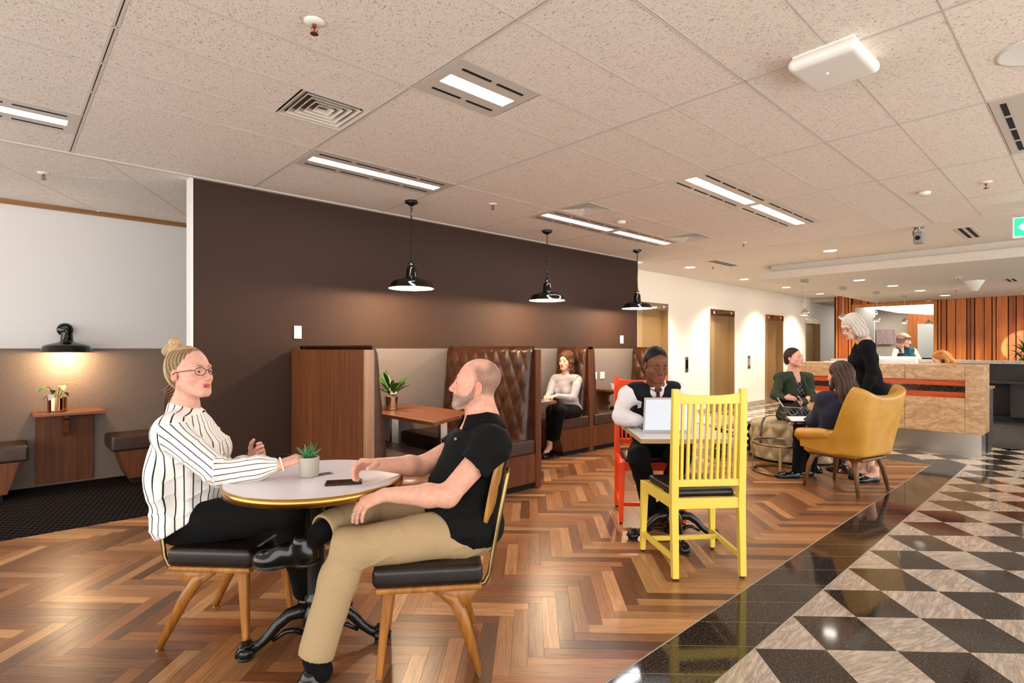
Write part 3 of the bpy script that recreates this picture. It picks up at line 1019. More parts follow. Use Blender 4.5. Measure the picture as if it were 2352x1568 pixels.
def small_pendant(x, y, label):
    t = thing('small_pendant_lamp', label, 'pendant lamp', (x, y, 2.48), 0, 'small chrome pendants over the desk')
    MB().box(-.05, .05, -.05, .05, -.06, 0).obj('canopy', M_chrome, t, bev=.004)
    MB().cyl((0, 0, -.06), (0, 0, -.52), .0035, n=6).obj('cable', M_steel, t)
    MB().lathe([(.02, -.5), (.03, -.52), (.075, -.56), (.08, -.585), (.05, -.6)], n=24).obj('shade', M_chrome, t, smooth=True)
    MB().lathe([(0, -.612), (.045, -.605), (.05, -.598)], n=20).obj('lens', M_down_in, t, smooth=True)


nm = ['nearest', 'second', 'third', 'fourth', 'furthest']
for k, (x, y) in enumerate(((9.8, 3.38), (11.5, 3.3), (13.0, 3.12), (14.5, 2.96), (15.75, 2.75))):
    small_pendant(x, y, nm[k]+' small chrome pendant hanging above the reception desk')

# ------------------------------------------------------------------ black enamel pendants over the booths
def chain(b, top, bot):
    z = top; k = 0
    while z > bot+.02:
        c = (0, 0, z-.017)
        ax = (1, 0, 0) if k % 2 else (0, 1, 0)
        b.torus(c, .011, .0028, ax, 12, 5)
        z -= .026; k += 1
    return b


SHADE = [(.028, .20), (.045, .175), (.05, .10), (.055, .085), (.10, .075), (.165, .055), (.185, .043), (.19, .03), (.21, -.008), (.213, -.012)]


def enamel_lamp(x, y, zr, label):
    t = thing('pendant_lamp', label, 'pendant lamp', (x, y, zr), 0, 'black enamel pendants')
    H = CEIL-zr
    MB().lathe([(.0, H-.045), (.02, H-.045), (.04, H-.03), (.06, H-.022), (.062, H)], n=24).obj('ceiling_rose', M_gloss, t, smooth=True, bev=.003)
    chain(MB(), H-.045, .27).obj('chain', M_iron, t)
    MB().sweep([(0.004, 0, H-.04), (.008, 0, H*.7), (-.006, 0, H*.5), (.008, 0, .25)], .003, 6).obj('cable', M_gloss, t)
    MB().torus((0, 0, .262), .016, .004, (1, 0, 0), 16, 6).lathe([(.012, .21), (.03, .22), (.032, .228), (.014, .236), (.012, .25), (.0, .252)], n=20).obj('hook_cap', M_chrome if False else M_gloss, t, smooth=True)
    MB().lathe(SHADE, n=48, cap=False).obj('shade', M_gloss, t, smooth=True)
    MB().lathe([(r-.003, z-.002) for r, z in SHADE[2:]], n=48, cap=False).obj('shade_lining', plain('white_enamel', '#f4ece0', .25), t, smooth=True)
    MB().ball((0, 0, .035), .035).obj('bulb', M_lamp_in, t, smooth=True)
    light('lamp_light', 'POINT', (0, 0, .01), W_PEND, (1, .72, .46), t, .04)
    return t


enamel_lamp(2.84, 4.44, 1.90, 'nearest black enamel pendant over the first booth table')
enamel_lamp(4.72, 4.46, 1.90, 'middle black enamel pendant over the second booth')
enamel_lamp(6.59, 4.48, 1.90, 'furthest black enamel pendant at the end of the brown wall')

# nook wall lamp
t = thing('wall_lamp', 'black enamel wall lamp shining on the nook panel', 'wall lamp', (.47, 6.72, 1.30))
MB().lathe([(r*.97, z) for r, z in SHADE[1:]], n=48, cap=False).obj('shade', M_gloss, t, smooth=True)
MB().lathe([(r*.97-.004, z-.002) for r, z in SHADE[2:]], n=48, cap=False).obj('shade_lining', plain('white_enamel', '#f4ece0', .25), t, smooth=True)
MB().sweep([(0, .2, .205), (0, .1, .225), (0, .03, .215), (0, 0, .175)], .014, 10).obj('arm', M_gloss, t, smooth=True)
MB().lathe([(.0, .03), (.03, .028), (.06, .012), (.065, 0)], n=28).xf(Matrix.Translation((0, .2, .205)) @ Matrix.Rotation(PI/2, 4, 'X')).obj('wall_plate', M_gloss, t, smooth=True)
MB().ball((0, 0, .03), .035).obj('bulb', M_lamp_in, t, smooth=True)
light('lamp_light', 'POINT', (0, .02, .0), W_SCONCE, (1, .70, .42), t, .04)


def switch(x, y, z, w, h, label, n=1):
    t = thing('wall_switch', label, 'switch', (x, y, z))
    MB().box(-w/2, w/2, -.012, 0, -h/2, h/2).obj('plate', M_plastic, t, bev=.003)
    MB().box(-w*.22, w*.22, -.02, -.012, -h*.3, h*.3).obj('rocker', M_plastic, t, bev=.003)


switch(2.0, YW, 1.47, .068, .118, 'white rocker switch on the brown wall left of the first booth')
switch(6.98, YW, 1.46, .075, .12, 'white switch on the brown wall near the third pendant')
switch(2.98, YW-.028, .905, .075, .11, 'white socket on the booth panel behind the peace lily')
switch(6.28, YW-.028, .93, .10, .10, 'left white socket of the pair in the last booth')
switch(6.46, YW-.028, .93, .10, .10, 'right white socket of the pair in the last booth')

# ------------------------------------------------------------------ booths
btn_me = None
M_button = plain('button_leather', '#2a140b', .4)  # dark brown leather of the tufting buttons


def tufted(name, parent, xb, sg, y0, y1, z0, z1, mat, cols, rows, th0=.16, th1=.06):
    """buttoned leather back: bulging diamonds between pulled-in buttons"""
    global btn_me
    ny, nz = cols*6, rows*10

    def depth(s, q):
        base = th0+(th1-th0)*q**.8
        edge = min(s, 1-s)*(y1-y0); e = min(1, edge/.07)
        a = s*cols; b = q*rows
        inside = 1 if .08 < q < .9 else 0
        d = (abs(math.sin(PI*(a/1+b)/2))*abs(math.sin(PI*(a-b)/2)))**.45
        pl = .026*(d-.6)*min(1, min(q/.1, (1-q)/.12))*e
        rt = 1-(max(0, (q-.93)/.07))**2*.7
        return (base+pl)*rt*(.55+.45*math.sqrt(max(0, 1-(1-e)**2)))

    b = MB()
    P = lambda s, q: (xb+sg*depth(s, q), y0+(y1-y0)*s, z0+(z1-z0)*q)
    for j in range(nz+1):
        for i in range(ny+1):
            b.v.append(P(i/ny, j/nz))
    W = ny+1
    for j in range(nz):
        for i in range(ny):
            f = (j*W+i, j*W+i+1, (j+1)*W+i+1, (j+1)*W+i)
            b.f.append(f if sg < 0 else f[::-1])
    # back rim
    for i in (0, ny):
        base = len(b.v)
        for j in range(nz+1): b.v.append((xb, P(i/ny, 0)[1], z0+(z1-z0)*j/nz))
        for j in range(nz):
            b.f.append((j*W+i, base+j, base+j+1, (j+1)*W+i))
    base = len(b.v)
    for i in range(ny+1): b.v.append((xb, y0+(y1-y0)*i/ny, z1))
    for i in range(ny): b.f.append((nz*W+i, nz*W+i+1, base+i+1, base+i))
    o = b.obj(name, mat, parent, smooth=True, world=True)
    if btn_me is None:
        btn_me = MB().ball((0, 0, 0), .012, 8, 5).obj('tmp', M_button, None, smooth=True)
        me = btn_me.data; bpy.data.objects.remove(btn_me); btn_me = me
    for r in range(1, rows):
        for c in range(0, cols+1):
            if (r+c) % 2: continue
            s, q = c/cols, r/rows
            if s < .06 or s > .94 or q > .93: continue
            ob = bpy.data.objects.new('button', btn_me); COL.objects.link(ob)
            ob.parent = o
            p = P(s, q); ob.location = (p[0]-sg*.002, p[1], p[2]); ob.scale = (.6, 1, 1)
            # child of a world-built part: keep world placement
            ob.matrix_parent_inverse = wmat(o).inverted()
    return o


def bench(label, xb, sg, y0, y1, board=(0.08,), cols=8, rows=7, seat_d=.52, edge=None, z1=1.345, group='booth benches', base=True):
    t = thing('booth_bench', label, 'bench', (xb+sg*.2, (y0+y1)/2, 0), 0, group)
    if board:
        a, c = sorted((xb, xb-sg*board[0]))
        MB().box(a, c, y0, y1, .01, 1.312).obj('back_board', M_venz, t, world=True)
        if edge: MB().box(a, c, y0-.012, y0, .01, 1.312).obj('edge_strip', edge, t, world=True)
    tufted('backrest', t, xb, sg, y0+.02, y1, .455, z1, M_leather, cols, rows)
    x0, x1 = sorted((xb+sg*.02, xb+sg*(.12+seat_d)))
    MB().box(x0, x1, y0-.012, y1, .33, .468).obj('seat', M_leatherd, t, bev=.025, seg=3, world=True)
    pts = [(xb, .06), (xb+sg*(seat_d-.02), .06), (xb+sg*(seat_d+.06), .33), (xb, .33)]
    b = MB()
    n = len(pts)
    vs = [(p[0], y0+.005, p[1]) for p in pts]+[(p[0], y1, p[1]) for p in pts]
    fs = [tuple(range(n)), tuple(range(2*n-1, n-1, -1))]+[(i, n+i, n+(i+1) % n, (i+1) % n) for i in range(n)]
    if sg < 0: fs = [f[::-1] for f in fs]
    b.add(vs, fs).obj('base', M_venz, t, world=True)
    x0, x1 = sorted((xb, xb+sg*(seat_d-.05)))
    MB().box(x0, x1, y0+.03, y1, .0, .06).obj('plinth', M_black, t, world=True)
    return t


YB = YW-.03
bench('walnut backed booth bench with its side panel towards the striped blouse woman', 2.01, 1, 3.65, YB, (.08,), 16, 6, edge=M_oakz)
bench('tufted brown leather booth bench behind the bald man', 3.71, -1, 3.65, YB, (.07,), 16, 6)
bench('leather booth bench the curly haired woman sits on', 5.53, -1, 4.48, YB, (.085,), 6, 6)
bench('leather booth bench facing away behind the curly haired woman', 5.617, 1, 4.48, YB, None, 6, 6)
bench('leather booth bench behind the man in the waistcoat', 7.27, -1, 4.48, YB, None, 6, 6)
bench('short leather nook bench behind the striped blouse woman', 1.42, -1, 6.45, YL2-.035, (.06,), 6, 6, group='nook benches', z1=1.33)
bench('short leather nook bench cut by the picture edge', -.45, 1, 6.45, YL2-.035, (.06,), 6, 6, group='nook benches', z1=1.33)


def booth_table(label, poly, z, legs, legm, along=M_veny):
    cx = sum(p[0] for p in poly)/len(poly); cy = sum(p[1] for p in poly)/len(poly)
    t = thing('booth_table', label, 'table', (cx, cy, 0), 0, 'booth tables')
    MB().prism(poly, z-.03, z).obj('table_top', along, t, bev=.003, world=True)
    for x, y in legs:
        MB().box(x-.035, x+.035, y-.02, y+.02, 0, z-.03).obj('leg', legm, t, world=True)
    return t


booth_table('walnut booth table with slanted end holding the peace lily', [(2.497, 3.58), (3.16, 3.92), (3.16, YB-.02), (2.497, YB-.02)], .74, [(2.72, 4.55), (2.92, 4.05)], M_steel)
booth_table('walnut booth table the curly haired woman works at', [(3.86, 4.15), (4.55, 4.15), (4.55, YB-.02), (3.86, YB-.02)], .74, [(4.2, 4.5), (4.2, 4.85)], M_steel)


def shelf_table(label, x0, x1, y0, yw, z):
    t = thing('shelf_table', label, 'table', ((x0+x1)/2, yw, 0), 0, 'wall shelf tables')
    MB().box(x0, x1, y0, yw, z-.028, z).obj('table_top', M_venx, t, bev=.002, world=True)
    MB().box(x0+.03, x1-.07, yw-.035, yw, .03, z-.028).obj('back_panel', M_venz, t, world=True)
    xm = (x0+x1)/2-.02
    pr = [(0, -.03), (-.2, -.03), (-.2, -.06), (-.12, -.09), (-.1, -.16), (-.13, -.2), (-.1, -.24), (-.05, -.24), (-.03, -.2), (0, -.2)]
    vs = [(xm-.02, yw-.035+p[0], z+p[1]) for p in pr]+[(xm+.02, yw-.035+p[0], z+p[1]) for p in pr]
    n = len(pr)
    MB().add(vs, [tuple(range(n)), tuple(range(2*n-1, n-1, -1))]+[(i, n+i, n+(i+1) % n, (i+1) % n) for i in range(n)]).obj('bracket', M_venz, t, world=True)
    return t


shelf_table('walnut shelf table under the nook wall lamp', .22, .755, 6.58, YL2-.03, .725)
shelf_table('walnut shelf table with white plant pot in the last booth', 6.27, 6.62, 4.62, YB, .74)

# ------------------------------------------------------------------ plants
M_leaf = m_vcol('leaf_green', .4, 0, 0, spec=.5)


def leaf(b, cols, base, tip, width, droop, col, n=6, up=(0, 0, 1), fold=.25):
    base, tip = Vector(base), Vector(tip)
    d = tip-base; L = d.length
    side = d.cross(Vector(up)); side = side.normalized() if side.length > 1e-5 else Vector((1, 0, 0))
    nrm = side.cross(d).normalized()
    o = len(b.v)
    for i in range(n+1):
        t_ = i/n
        w = width*math.sin(PI*min(1, t_*.92+.06))**.8*(1-.25*t_)
        c = base+d*t_+Vector((0, 0, droop*math.sin(PI*t_)-0*t_))
        for s in (-1, 0, 1):
            b.v.append(tuple(c+side*(s*w/2)+nrm*(abs(s)*fold*w/2)))
            cols.append(mix3(col, (col[0]*1.6+.03, col[1]*1.5+.05, col[2]*1.4), .5 if s == 0 else rnd.random()*.15))
    for i in range(n):
        for s in (0, 1):
            a = o+i*3+s
            b.f.append((a, a+1, a+4, a+3))


def leaf_obj(name, parent, *a, solid=.0012, **k):
    b = MB(); cols = []
    leaf(b, cols, *a, **k)
    o = b.obj(name, M_leaf, parent, smooth=True)
    setcol(o.data, cols)
    return o


G1, G2, G3 = rgb('#2f6a22')[:3], rgb('#173f14')[:3], rgb('#7f9c4c')[:3]


def pot(t, r0, r1, h, mat, soil=True):
    MB().lathe([(0, 0), (r0*.9, 0), (r0, .006), (r1, h), (r1-.006, h), (r1-.008, h-.012), (0, h-.012)], n=32).obj('pot', mat, t, smooth=True, bev=.002)
    if soil: MB().lathe([(0, h-.004), (r1*.6, h-.007), (r1-.009, h-.011)], n=20).obj('soil', plain('potting_soil', '#2a1d14', 1), t, smooth=True)


M_copperpot = plain('copper_pot', '#d9a477', .12, 1)
M_concrete = plain('concrete_pot', '#a9a59a', .8, 0, .3, .3, 40)
t = thing('potted_pothos', 'leafy plant in shiny copper pot on the nook shelf', 'plant', (.40, 6.74, .725))
pot(t, .072, .075, .135, M_copperpot)
for k, (dx, dy, dz, w, c) in enumerate(((-.09, -.03, .23, .085, G1), (.03, -.05, .24, .075, G3), (.12, .0, .26, .06, G3), (-.02, .05, .2, .07, G2), (.06, .06, .17, .06, G1), (-.07, .02, .15, .07, rgb('#8fa78c')[:3]))):
    MB().sweep([(0, 0, .11), (dx*.4, dy*.4, dz*.8), (dx*.6, dy*.6, dz)], .003, 6).obj('stem', plain('stem_green', '#4d5a2a', .6), t)
    leaf_obj('leaf', t, (dx*.6, dy*.6, dz), (dx*1.5, dy*1.5-.01, dz-.04), w, .02, c)
MB().obox((-.045, -.06, .14), (.05, .004, .05), (Vector((.9, .4, 0)), Vector((-.4, .9, 0)), Vector((0, 0, 1)))).obj('plant_tag', M_paper, t)

t = thing('potted_peace_lily', 'bushy green plant in brass pot on the first booth table', 'plant', (2.735, 4.63, .74))
pot(t, .058, .064, .125, plain('steel_pot', '#c9b596', .1, 1))
MB().lathe([(.06, 0), (.062, .0), (.062, .012), (.06, .013)], n=32).obj('pot_band', M_copperpot, t, smooth=True)
r2 = random.Random(5)
for k in range(26):
    a = r2.random()*2*PI; e = .25+r2.random()*1.1; L = .12+r2.random()*.16
    b0 = Vector((math.cos(a)*.02, math.sin(a)*.02, .12)); mid = b0+Vector((math.cos(a)*math.cos(e)*L*.5, math.sin(a)*math.cos(e)*L*.5, math.sin(e)*L*.6+.02))
    leaf_obj('leaf', t, mid*.6+b0*.4, mid+Vector((math.cos(a)*L*.7, math.sin(a)*L*.7, L*(.5*math.sin(e)-.05))), .045, .015, mix3(G1, G2, r2.random()))


def succulent(loc, label, r, h, s, spikes, mat=None, seed=1):
    t = thing('potted_succulent', label, 'plant', loc)
    pot(t, r*.95, r, h, mat or M_concrete)
    q = random.Random(seed)
    for k in range(spikes):
        a = 2.4*k; e = 1.35-.055*k+q.random()*.15; L = s*(.55+.45*q.random())
        d = Vector((math.cos(a)*math.cos(e), math.sin(a)*math.cos(e), math.sin(e)))
        p0 = Vector((math.cos(a)*r*.12, math.sin(a)*r*.12, h-.012))
        MB().sweep([p0, p0+d*L*.4+Vector((0, 0, .004)), p0+d*L*.8, p0+d*L], [.0075*s/.08, .0065*s/.08, .003*s/.08, .0006], 6).obj('spike', plain('aloe_green_%d' % (k % 3), ('#2f6b3a', '#3f7d45', '#2a5a33')[k % 3], .45), t, smooth=True)
    return t


TC = (1.035, 2.39)      # round table
TZ = .75
p = at(710, 1103, 2.46)
succulent((p.x, p.y, TZ), 'spiky aloe in round concrete pot on the round table', .044, .088, .085, 16, seed=3)

# ------------------------------------------------------------------ cast iron table bases and tables
def claw_foot(name, t, ang, L=.31):
    c, s = math.cos(ang), math.sin(ang)
    P = lambda r, z: (c*r, s*r, z)
    b = MB()
    pth = [P(.03, .15), P(.07, .165), P(.115, .155), P(.16, .12), P(.20, .075), P(.235, .05), P(.26, .04)]
    b.sweep(pth, [.03, .028, .024, .02, .018, .018, .022], 10, flat=1.15)
    b.sweep([P(.05, .06), P(.09, .085), P(.13, .085), P(.18, .055)], [.012, .014, .012, .008], 8)
    for k in range(7):
        f = k/6; r = .09+.13*f; z = .178-.11*f**1.2
        b.ball(P(r, z), .0085, 8, 5)
    f = b.obj('leg', M_iron, t, smooth=True)
    b = MB().ball(P(.285, .03), .034, 14, 8, (1.15, 1.15, .85))
    sx, sy = -s, c
    for k in (-1, 0, 1):
        b.ball((c*.295+sx*.02*k, s*.295+sy*.02*k, .052), .014, 8, 6)
        b.sweep([(c*.26+sx*.018*k, s*.26+sy*.018*k, .062), (c*.3+sx*.02*k, s*.3+sy*.02*k, .056), (c*.322+sx*.022*k, s*.322+sy*.022*k, .022)], [.008, .01, .006], 7)
    b.lathe([(.03, 0), (.033, .008), (.03, .012)], (c*.285, s*.285, 0), n=16)
    o = b.obj('claw', M_iron, f, smooth=True)


def iron_base(t, angs, h):
    MB().lathe([(.035, .06), (.05, .08), (.06, .11), (.062, .15), (.05, .175), (.042, .19), (.048, .2), (.05, .215), (.04, .225), (.037, .24), (.037, h-.06), (.05, h-.05), (.055, h-.035), (.14, h-.03), (.145, h-.02)], n=28).obj('column', M_iron, t, smooth=True)
    for a in angs: claw_foot('leg', t, a)


M_lam = plain('pale_laminate', '#ddd7dc', .3, 0, .45)
t = thing('round_cafe_table', 'round pale table with brass rim between the two seated people', 'table', (TC[0], TC[1], 0))
MB().lathe([(0, TZ-.03), (.372, TZ-.03), (.372, TZ), (0, TZ)], n=96).obj('table_top', M_lam, t)
MB().lathe([(.372, TZ-.036), (.378, TZ-.036), (.3785, TZ-.001), (.372, TZ-.0005)], n=96).obj('brass_rim', M_brass, t, smooth=True)
iron_base(t, [math.radians(a) for a in (160, 250, 325, 70)], TZ-.01)
p = at(742, 1098, 2.5)
MB().box(p.x-TC[0]-.04, p.x-TC[0]+.04, p.y-TC[1]-.025, p.y-TC[1]+.025, TZ, TZ+.0012).obj('cable_port', plain('dark_grey_insert', '#3a3536', .5), t)

qd = math.atan2(.718, .695)
t = thing('square_cafe_table', 'small square pale table between the yellow and red chairs', 'table', (3.426, 2.031, 0), qd)
MB().box(-.352, .352, -.3, .3, TZ-.028, TZ).obj('table_top', M_lam, t)
e_ = plain('tan_edge_band', '#a98f5e', .4)
MB().box(-.355, -.352, -.303, .303, TZ-.028, TZ-.0005).box(.352, .355, -.303, .303, TZ-.028, TZ-.0005).box(-.352, .352, -.303, -.3, TZ-.028, TZ-.0005).box(-.352, .352, .3, .303, TZ-.028, TZ-.0005).obj('edge_band', e_, t)
iron_base(t, [math.radians(a)-qd for a in (139, 224, 318, 47)], TZ-.01)

# ------------------------------------------------------------------ cafe chairs with leather seats
M_seatl = m_leather('black_seat_leather', '#14100e', '#241b17', .35)
M_cwood = woody('honey_beech', '#7c4a1c', '#966027', '#ad7636', 'Z', .35)
M_ply = woody('plywood_back', '#8f5e27', '#a97636', '#bd8c4a', 'Z', .35)


def cafe_chair(label, loc, rz, ldx=0.0, front=.225):
    t = thing('cafe_chair', label, 'chair', loc, rz, 'leather seat cafe chairs')
    MB().box(-.215, front, -.225, .225, .37, .45).obj('seat', M_seatl, t, bev=.024, seg=3)
    MB().box(-.21, front-.01, -.22, .22, .345, .37).obj('seat_frame', M_cwood, t, bev=.008)
    for s in (-1, 1):
        MB().beam((front-.06, s*.175, .345), (.20+ldx, s*.205, .005), .038, .045, (1, 0, 0), .026, .026).obj('leg', M_cwood, t, bev=.008)
        b = MB()
        b.sweep([(-.03, s*.17, .338), (-.10, s*.178, .30), (-.135+ldx*.3, s*.185, .22), (-.20+ldx, s*.205, .005)], [.018, .028, .026, .016], 10, up=(0, 1, 0))
        b.add([(-.0, s*.15, .345), (-.0, s*.19, .345), (-.2, s*.2, .345), (-.2, s*.16, .345), (-.12, s*.165, .25), (-.12, s*.2, .25)], [(0, 1, 2, 3), (0, 4, 5, 1), (1, 5, 2), (3, 2, 5, 4), (0, 3, 4)])
        b.obj('leg', M_cwood, t, smooth=True)
        MB().sweep([(-.10, s*.19, .352), (-.19, s*.19, .352), (-.225, s*.19, .365), (-.243, s*.19, .40), (-.275, s*.185, .58), (-.318, s*.18, .80), (-.322, s*.17, .825)], .0095, 10).obj('back_tube', M_brassd, t, smooth=True)
        MB().cyl((.20+ldx, s*.205, 0), (.20+ldx, s*.205, .008), .012, n=10).cyl((-.20+ldx, s*.205, 0), (-.20+ldx, s*.205, .008), .012, n=10).obj('glide', M_chrome, t)

    def bk(u, v):
        y = (u-.5)*.40; z = .585+v*.275
        x = -.262-.055*v+.055*(u-.5)**2*4
        r = .05
        return (x, y, z)
    b = MB(); nu, nv = 14, 8
    for th in (0, -.016):
        for j in range(nv+1):
            for i in range(nu+1):
                u, v = i/nu, j/nv
                # rounded corners
                ins = .13*(1-math.sqrt(max(0, 1-(abs(v-.5)*2)**4)))
                uu = .5+(u-.5)*(1-ins)
                p = bk(uu, v); b.v.append((p[0]+th, p[1], p[2]))
    W = nu+1; N = W*(nv+1)
    for j in range(nv):
        for i in range(nu):
            a = j*W+i
            b.f.append((a, a+1, a+W+1, a+W)); b.f.append((N+a, N+a+W, N+a+W+1, N+a+1))
    for i in range(nu):
        b.f.append((i, N+i, N+i+1, i+1)); a = nv*W+i; b.f.append((a, a+1, N+a+1, N+a))
    for j in range(nv):
        b.f.append((j*W, (j+1)*W, N+(j+1)*W, N+j*W)); a = j*W+nu; b.f.append((a, N+a, N+a+W, a+W))
    b.obj('backrest', M_ply, t, bev=.004)
    return t


cafe_chair('leather seat chair the woman in the striped blouse sits on', (.84, 2.778, 0), -.82, -.06, .17)
cafe_chair('leather seat chair with curved plywood back under the bald man', (1.383, 2.01, 0), math.atan2(.58, -.815))


def slat_chair(label, loc, rz, mat, name):
    t = thing('slat_back_chair', label, 'chair', loc, rz, 'painted slat back chairs')
    for s in (-1, 1):
        MB().beam((-.235, s*.2, .012), (-.215, s*.2, .43), .036, .036, (1, 0, 0), .042, .045).beam((-.215, s*.2, .43), (-.245, s*.2, 1.09), .042, .045, (1, 0, 0), .04, .034).obj('back_post', mat, t, bev=.003)
        MB().beam((.225, s*.235, .012), (.215, s*.225, .462), .03, .03, (1, 0, 0), .045, .045).obj('leg', mat, t, bev=.003)
        MB().beam((-.215, s*.2, .432), (.215, s*.225, .432), .03, .062).obj('seat_rail', mat, t, bev=.003)
        MB().beam((-.228, s*.2, .118), (.222, s*.232, .118), .02, .032).obj('stretcher', mat, t, bev=.002)
        for x in (-.235, .225): MB().cyl((x, s*(.2 if x < 0 else .235), 0), (x, s*(.2 if x < 0 else .235), .014), .013, n=10).obj('glide', plain('brown_felt', '#2c211b', .9), t)
    MB().beam((-.215, -.2, .432), (-.215, .2, .432), .03, .062).obj('seat_rail', mat, t, bev=.003)
    MB().beam((.215, -.225, .432), (.215, .225, .432), .03, .062).obj('seat_rail', mat, t, bev=.003)
    MB().beam((.12, -.225, .118), (.12, .225, .118), .02, .028).obj('stretcher', mat, t, bev=.002)
    b = MB()
    n = 10
    for i in range(n+1):
        y = -.185+.37*i/n; cv = -.022*(1-(2*i/n-1)**2)
        xa = -.24+cv
        ztop = 1.066-.012*(1-(2*i/n-1)**2)
        for dx in (-.011, .011):
            b.v += [(xa+dx, y, 1.005), (xa+dx, y, ztop)]
    for i in range(n):
        a = i*4; c = a+4
        b.f += [(a, a+1, c+1, c), (a+2, c+2, c+3, a+3), (a+1, a+3, c+3, c+1), (a, c, c+2, a+2)]
    b.f += [(0, 2, 3, 1), (n*4, n*4+1, n*4+3, n*4+2)]
    b.obj('top_rail', mat, t, bev=.003)
    MB().beam((-.223, -.185, .55), (-.223, .185, .55), .024, .04).obj('lower_rail', mat, t, bev=.003)
    for k in range(10):
        y = -.158+.316*k/9
        cv = -.022*(1-(y/.185)**2)
        MB().beam((-.223, y, .565), (-.24+cv, y, 1.012), .016, .019, (1, 0, 0)).obj('slat', mat, t, bev=.002)
    b = MB().prism([(-.19, -.18), (.21, -.205), (.21, .205), (-.19, .18)], .455, .505)
    b.obj('seat', M_seatl, t, bev=.022, seg=3)
    return t


M_yel = plain('yellow_paint', '#e6cb58', .32, 0, .4)
M_red = plain('red_paint', '#ee4510', .32, 0, .4)
yc = Vector(((2.82+3.121+3.098+3.445)/4, (1.693+1.429+2.052+1.728)/4, 0))
slat_chair('yellow painted slat back chair with black leather seat', yc, math.atan2(.79, .612), M_yel, 'yellow')
slat_chair('red painted slat back chair the man in the waistcoat sits on', (3.76, 2.47, 0), math.atan2(-.70, -.714), M_red, 'red')

# stool
t = thing('wooden_stool', 'round walnut stool between the booth and the round table', 'stool', (2.0, 3.16, 0))
MB().lathe([(0, .43), (.12, .43), (.165, .44), (.17, .45), (.165, .458), (0, .455)], n=40).obj('seat', M_venx, t, smooth=True)
MB().lathe([(.15, 0), (.15, .02), (.04, .05), (.03, .3), (.06, .38), (.1, .43)], n=32).obj('pedestal', M_iron, t, smooth=True)

# ------------------------------------------------------------------ mustard wing chair
M_must = m_leather('mustard_leather', '#b07f26', '#c09036', .42)
M_cw2 = woody('brown_ash', '#4d2f19', '#634022', '#79522f', 'Z', .4)
t = thing('wing_chair', 'mustard leather wing chair with wooden legs', 'armchair', (5.86, 1.66, 0), math.radians(77))
n, nv = 56, 12
b = MB()


def sm(x): x = max(0, min(1, x)); return x*x*(3-2*x)


def wing(s, v):
    """s in [-1,1] round the back from one arm to the other, v up"""
    a = abs(s); sg = 1 if s > 0 else -1
    # height of the rim
    tip = .905+.085*sm(a/.37)**1.3
    arm = .575-.03*sm((a-.6)/.4)
    top = tip+(arm-tip)*sm((a-.385)/.13)
    z0 = .355+.03*sm((a-.5)/.5)
    z = z0+(top-z0)*v
    q = (z-.355)/.6
    hw = .27+.075*sm(q*1.3)+.02*q           # half width grows with height
    if a < .4:
        th = a/.4
        x = -.27-.09*q+.035*th**2+.03*sm((th-.6)/.4)
        y = sg*hw*math.sin(th*PI/2*.98)**.9
        x += .10*sm((th-.55)/.45)*(.5+.5*(1-q))
    else:
        th = (a-.4)/.6
        x0 = -.27-.09*q+.065+.10*(.5+.5*(1-q))
        x = x0+(.27-x0)*th
        y = sg*(hw+.02*math.sin(th*PI)-.02*th)
    return (x, y, z)


b.grid(lambda u, v: wing(u*2-1, v), n, nv)
b.obj('shell', M_must, t, smooth=True, solid=.075, bev=0, sub=2)
MB().box(-.24, .27, -.265, .265, .33, .455).obj('seat', M_must, t, bev=.045, seg=4)
for q in (-1, 1):
    pts = [Vector(wing(q*s_, 1)) for s_ in (.56, .62, .7, .8, .9, .97, 1.0)]
    pts = [p+Vector((.0, 0, -.035)) for p in pts]+[Vector(wing(q, .7))+Vector((.015, 0, 0)), Vector(wing(q, .35))+Vector((.0, 0, 0))]
    MB().sweep(pts, [.03, .045, .052, .055, .056, .055, .052, .048, .03], 14, flat=1.0).obj('armrest', M_must, t, smooth=True)
MB().box(-.26, .25, -.2, .2, .305, .335).obj('under_frame', M_cw2, t, bev=.01)
for sx, sy in ((1, 1), (1, -1), (-1, 1), (-1, -1)):
    MB().sweep([(sx*.12, sy*.14, .325), (sx*.19, sy*.2, .30), (sx*.215, sy*.225, .22), (sx*.25, sy*.255, .0)], [.022, .028, .024, .014], 10).obj('leg', M_cw2, t, smooth=True)

# ------------------------------------------------------------------ tufted ottoman
M_otto = m_leather('champagne_leather', '#94815f', '#b09c78', .42)
OC = (7.02, 2.534)
t = thing('tufted_ottoman', 'round champagne leather tufted ottoman', 'ottoman', (OC[0], OC[1], 0))
b = MB(); NA, NZ = 160, 40
K = 14


def otto(a, z):
    rr = .5
    q = z/.45
    w = a/(2*PI)*K*2
    bb = q*3.2
    d = (abs(math.sin(PI*(w+bb)/2))*abs(math.sin(PI*(w-bb)/2)))**.45
    return rr-.028+.045*(d-.3)*min(1, q/.12)*1.0


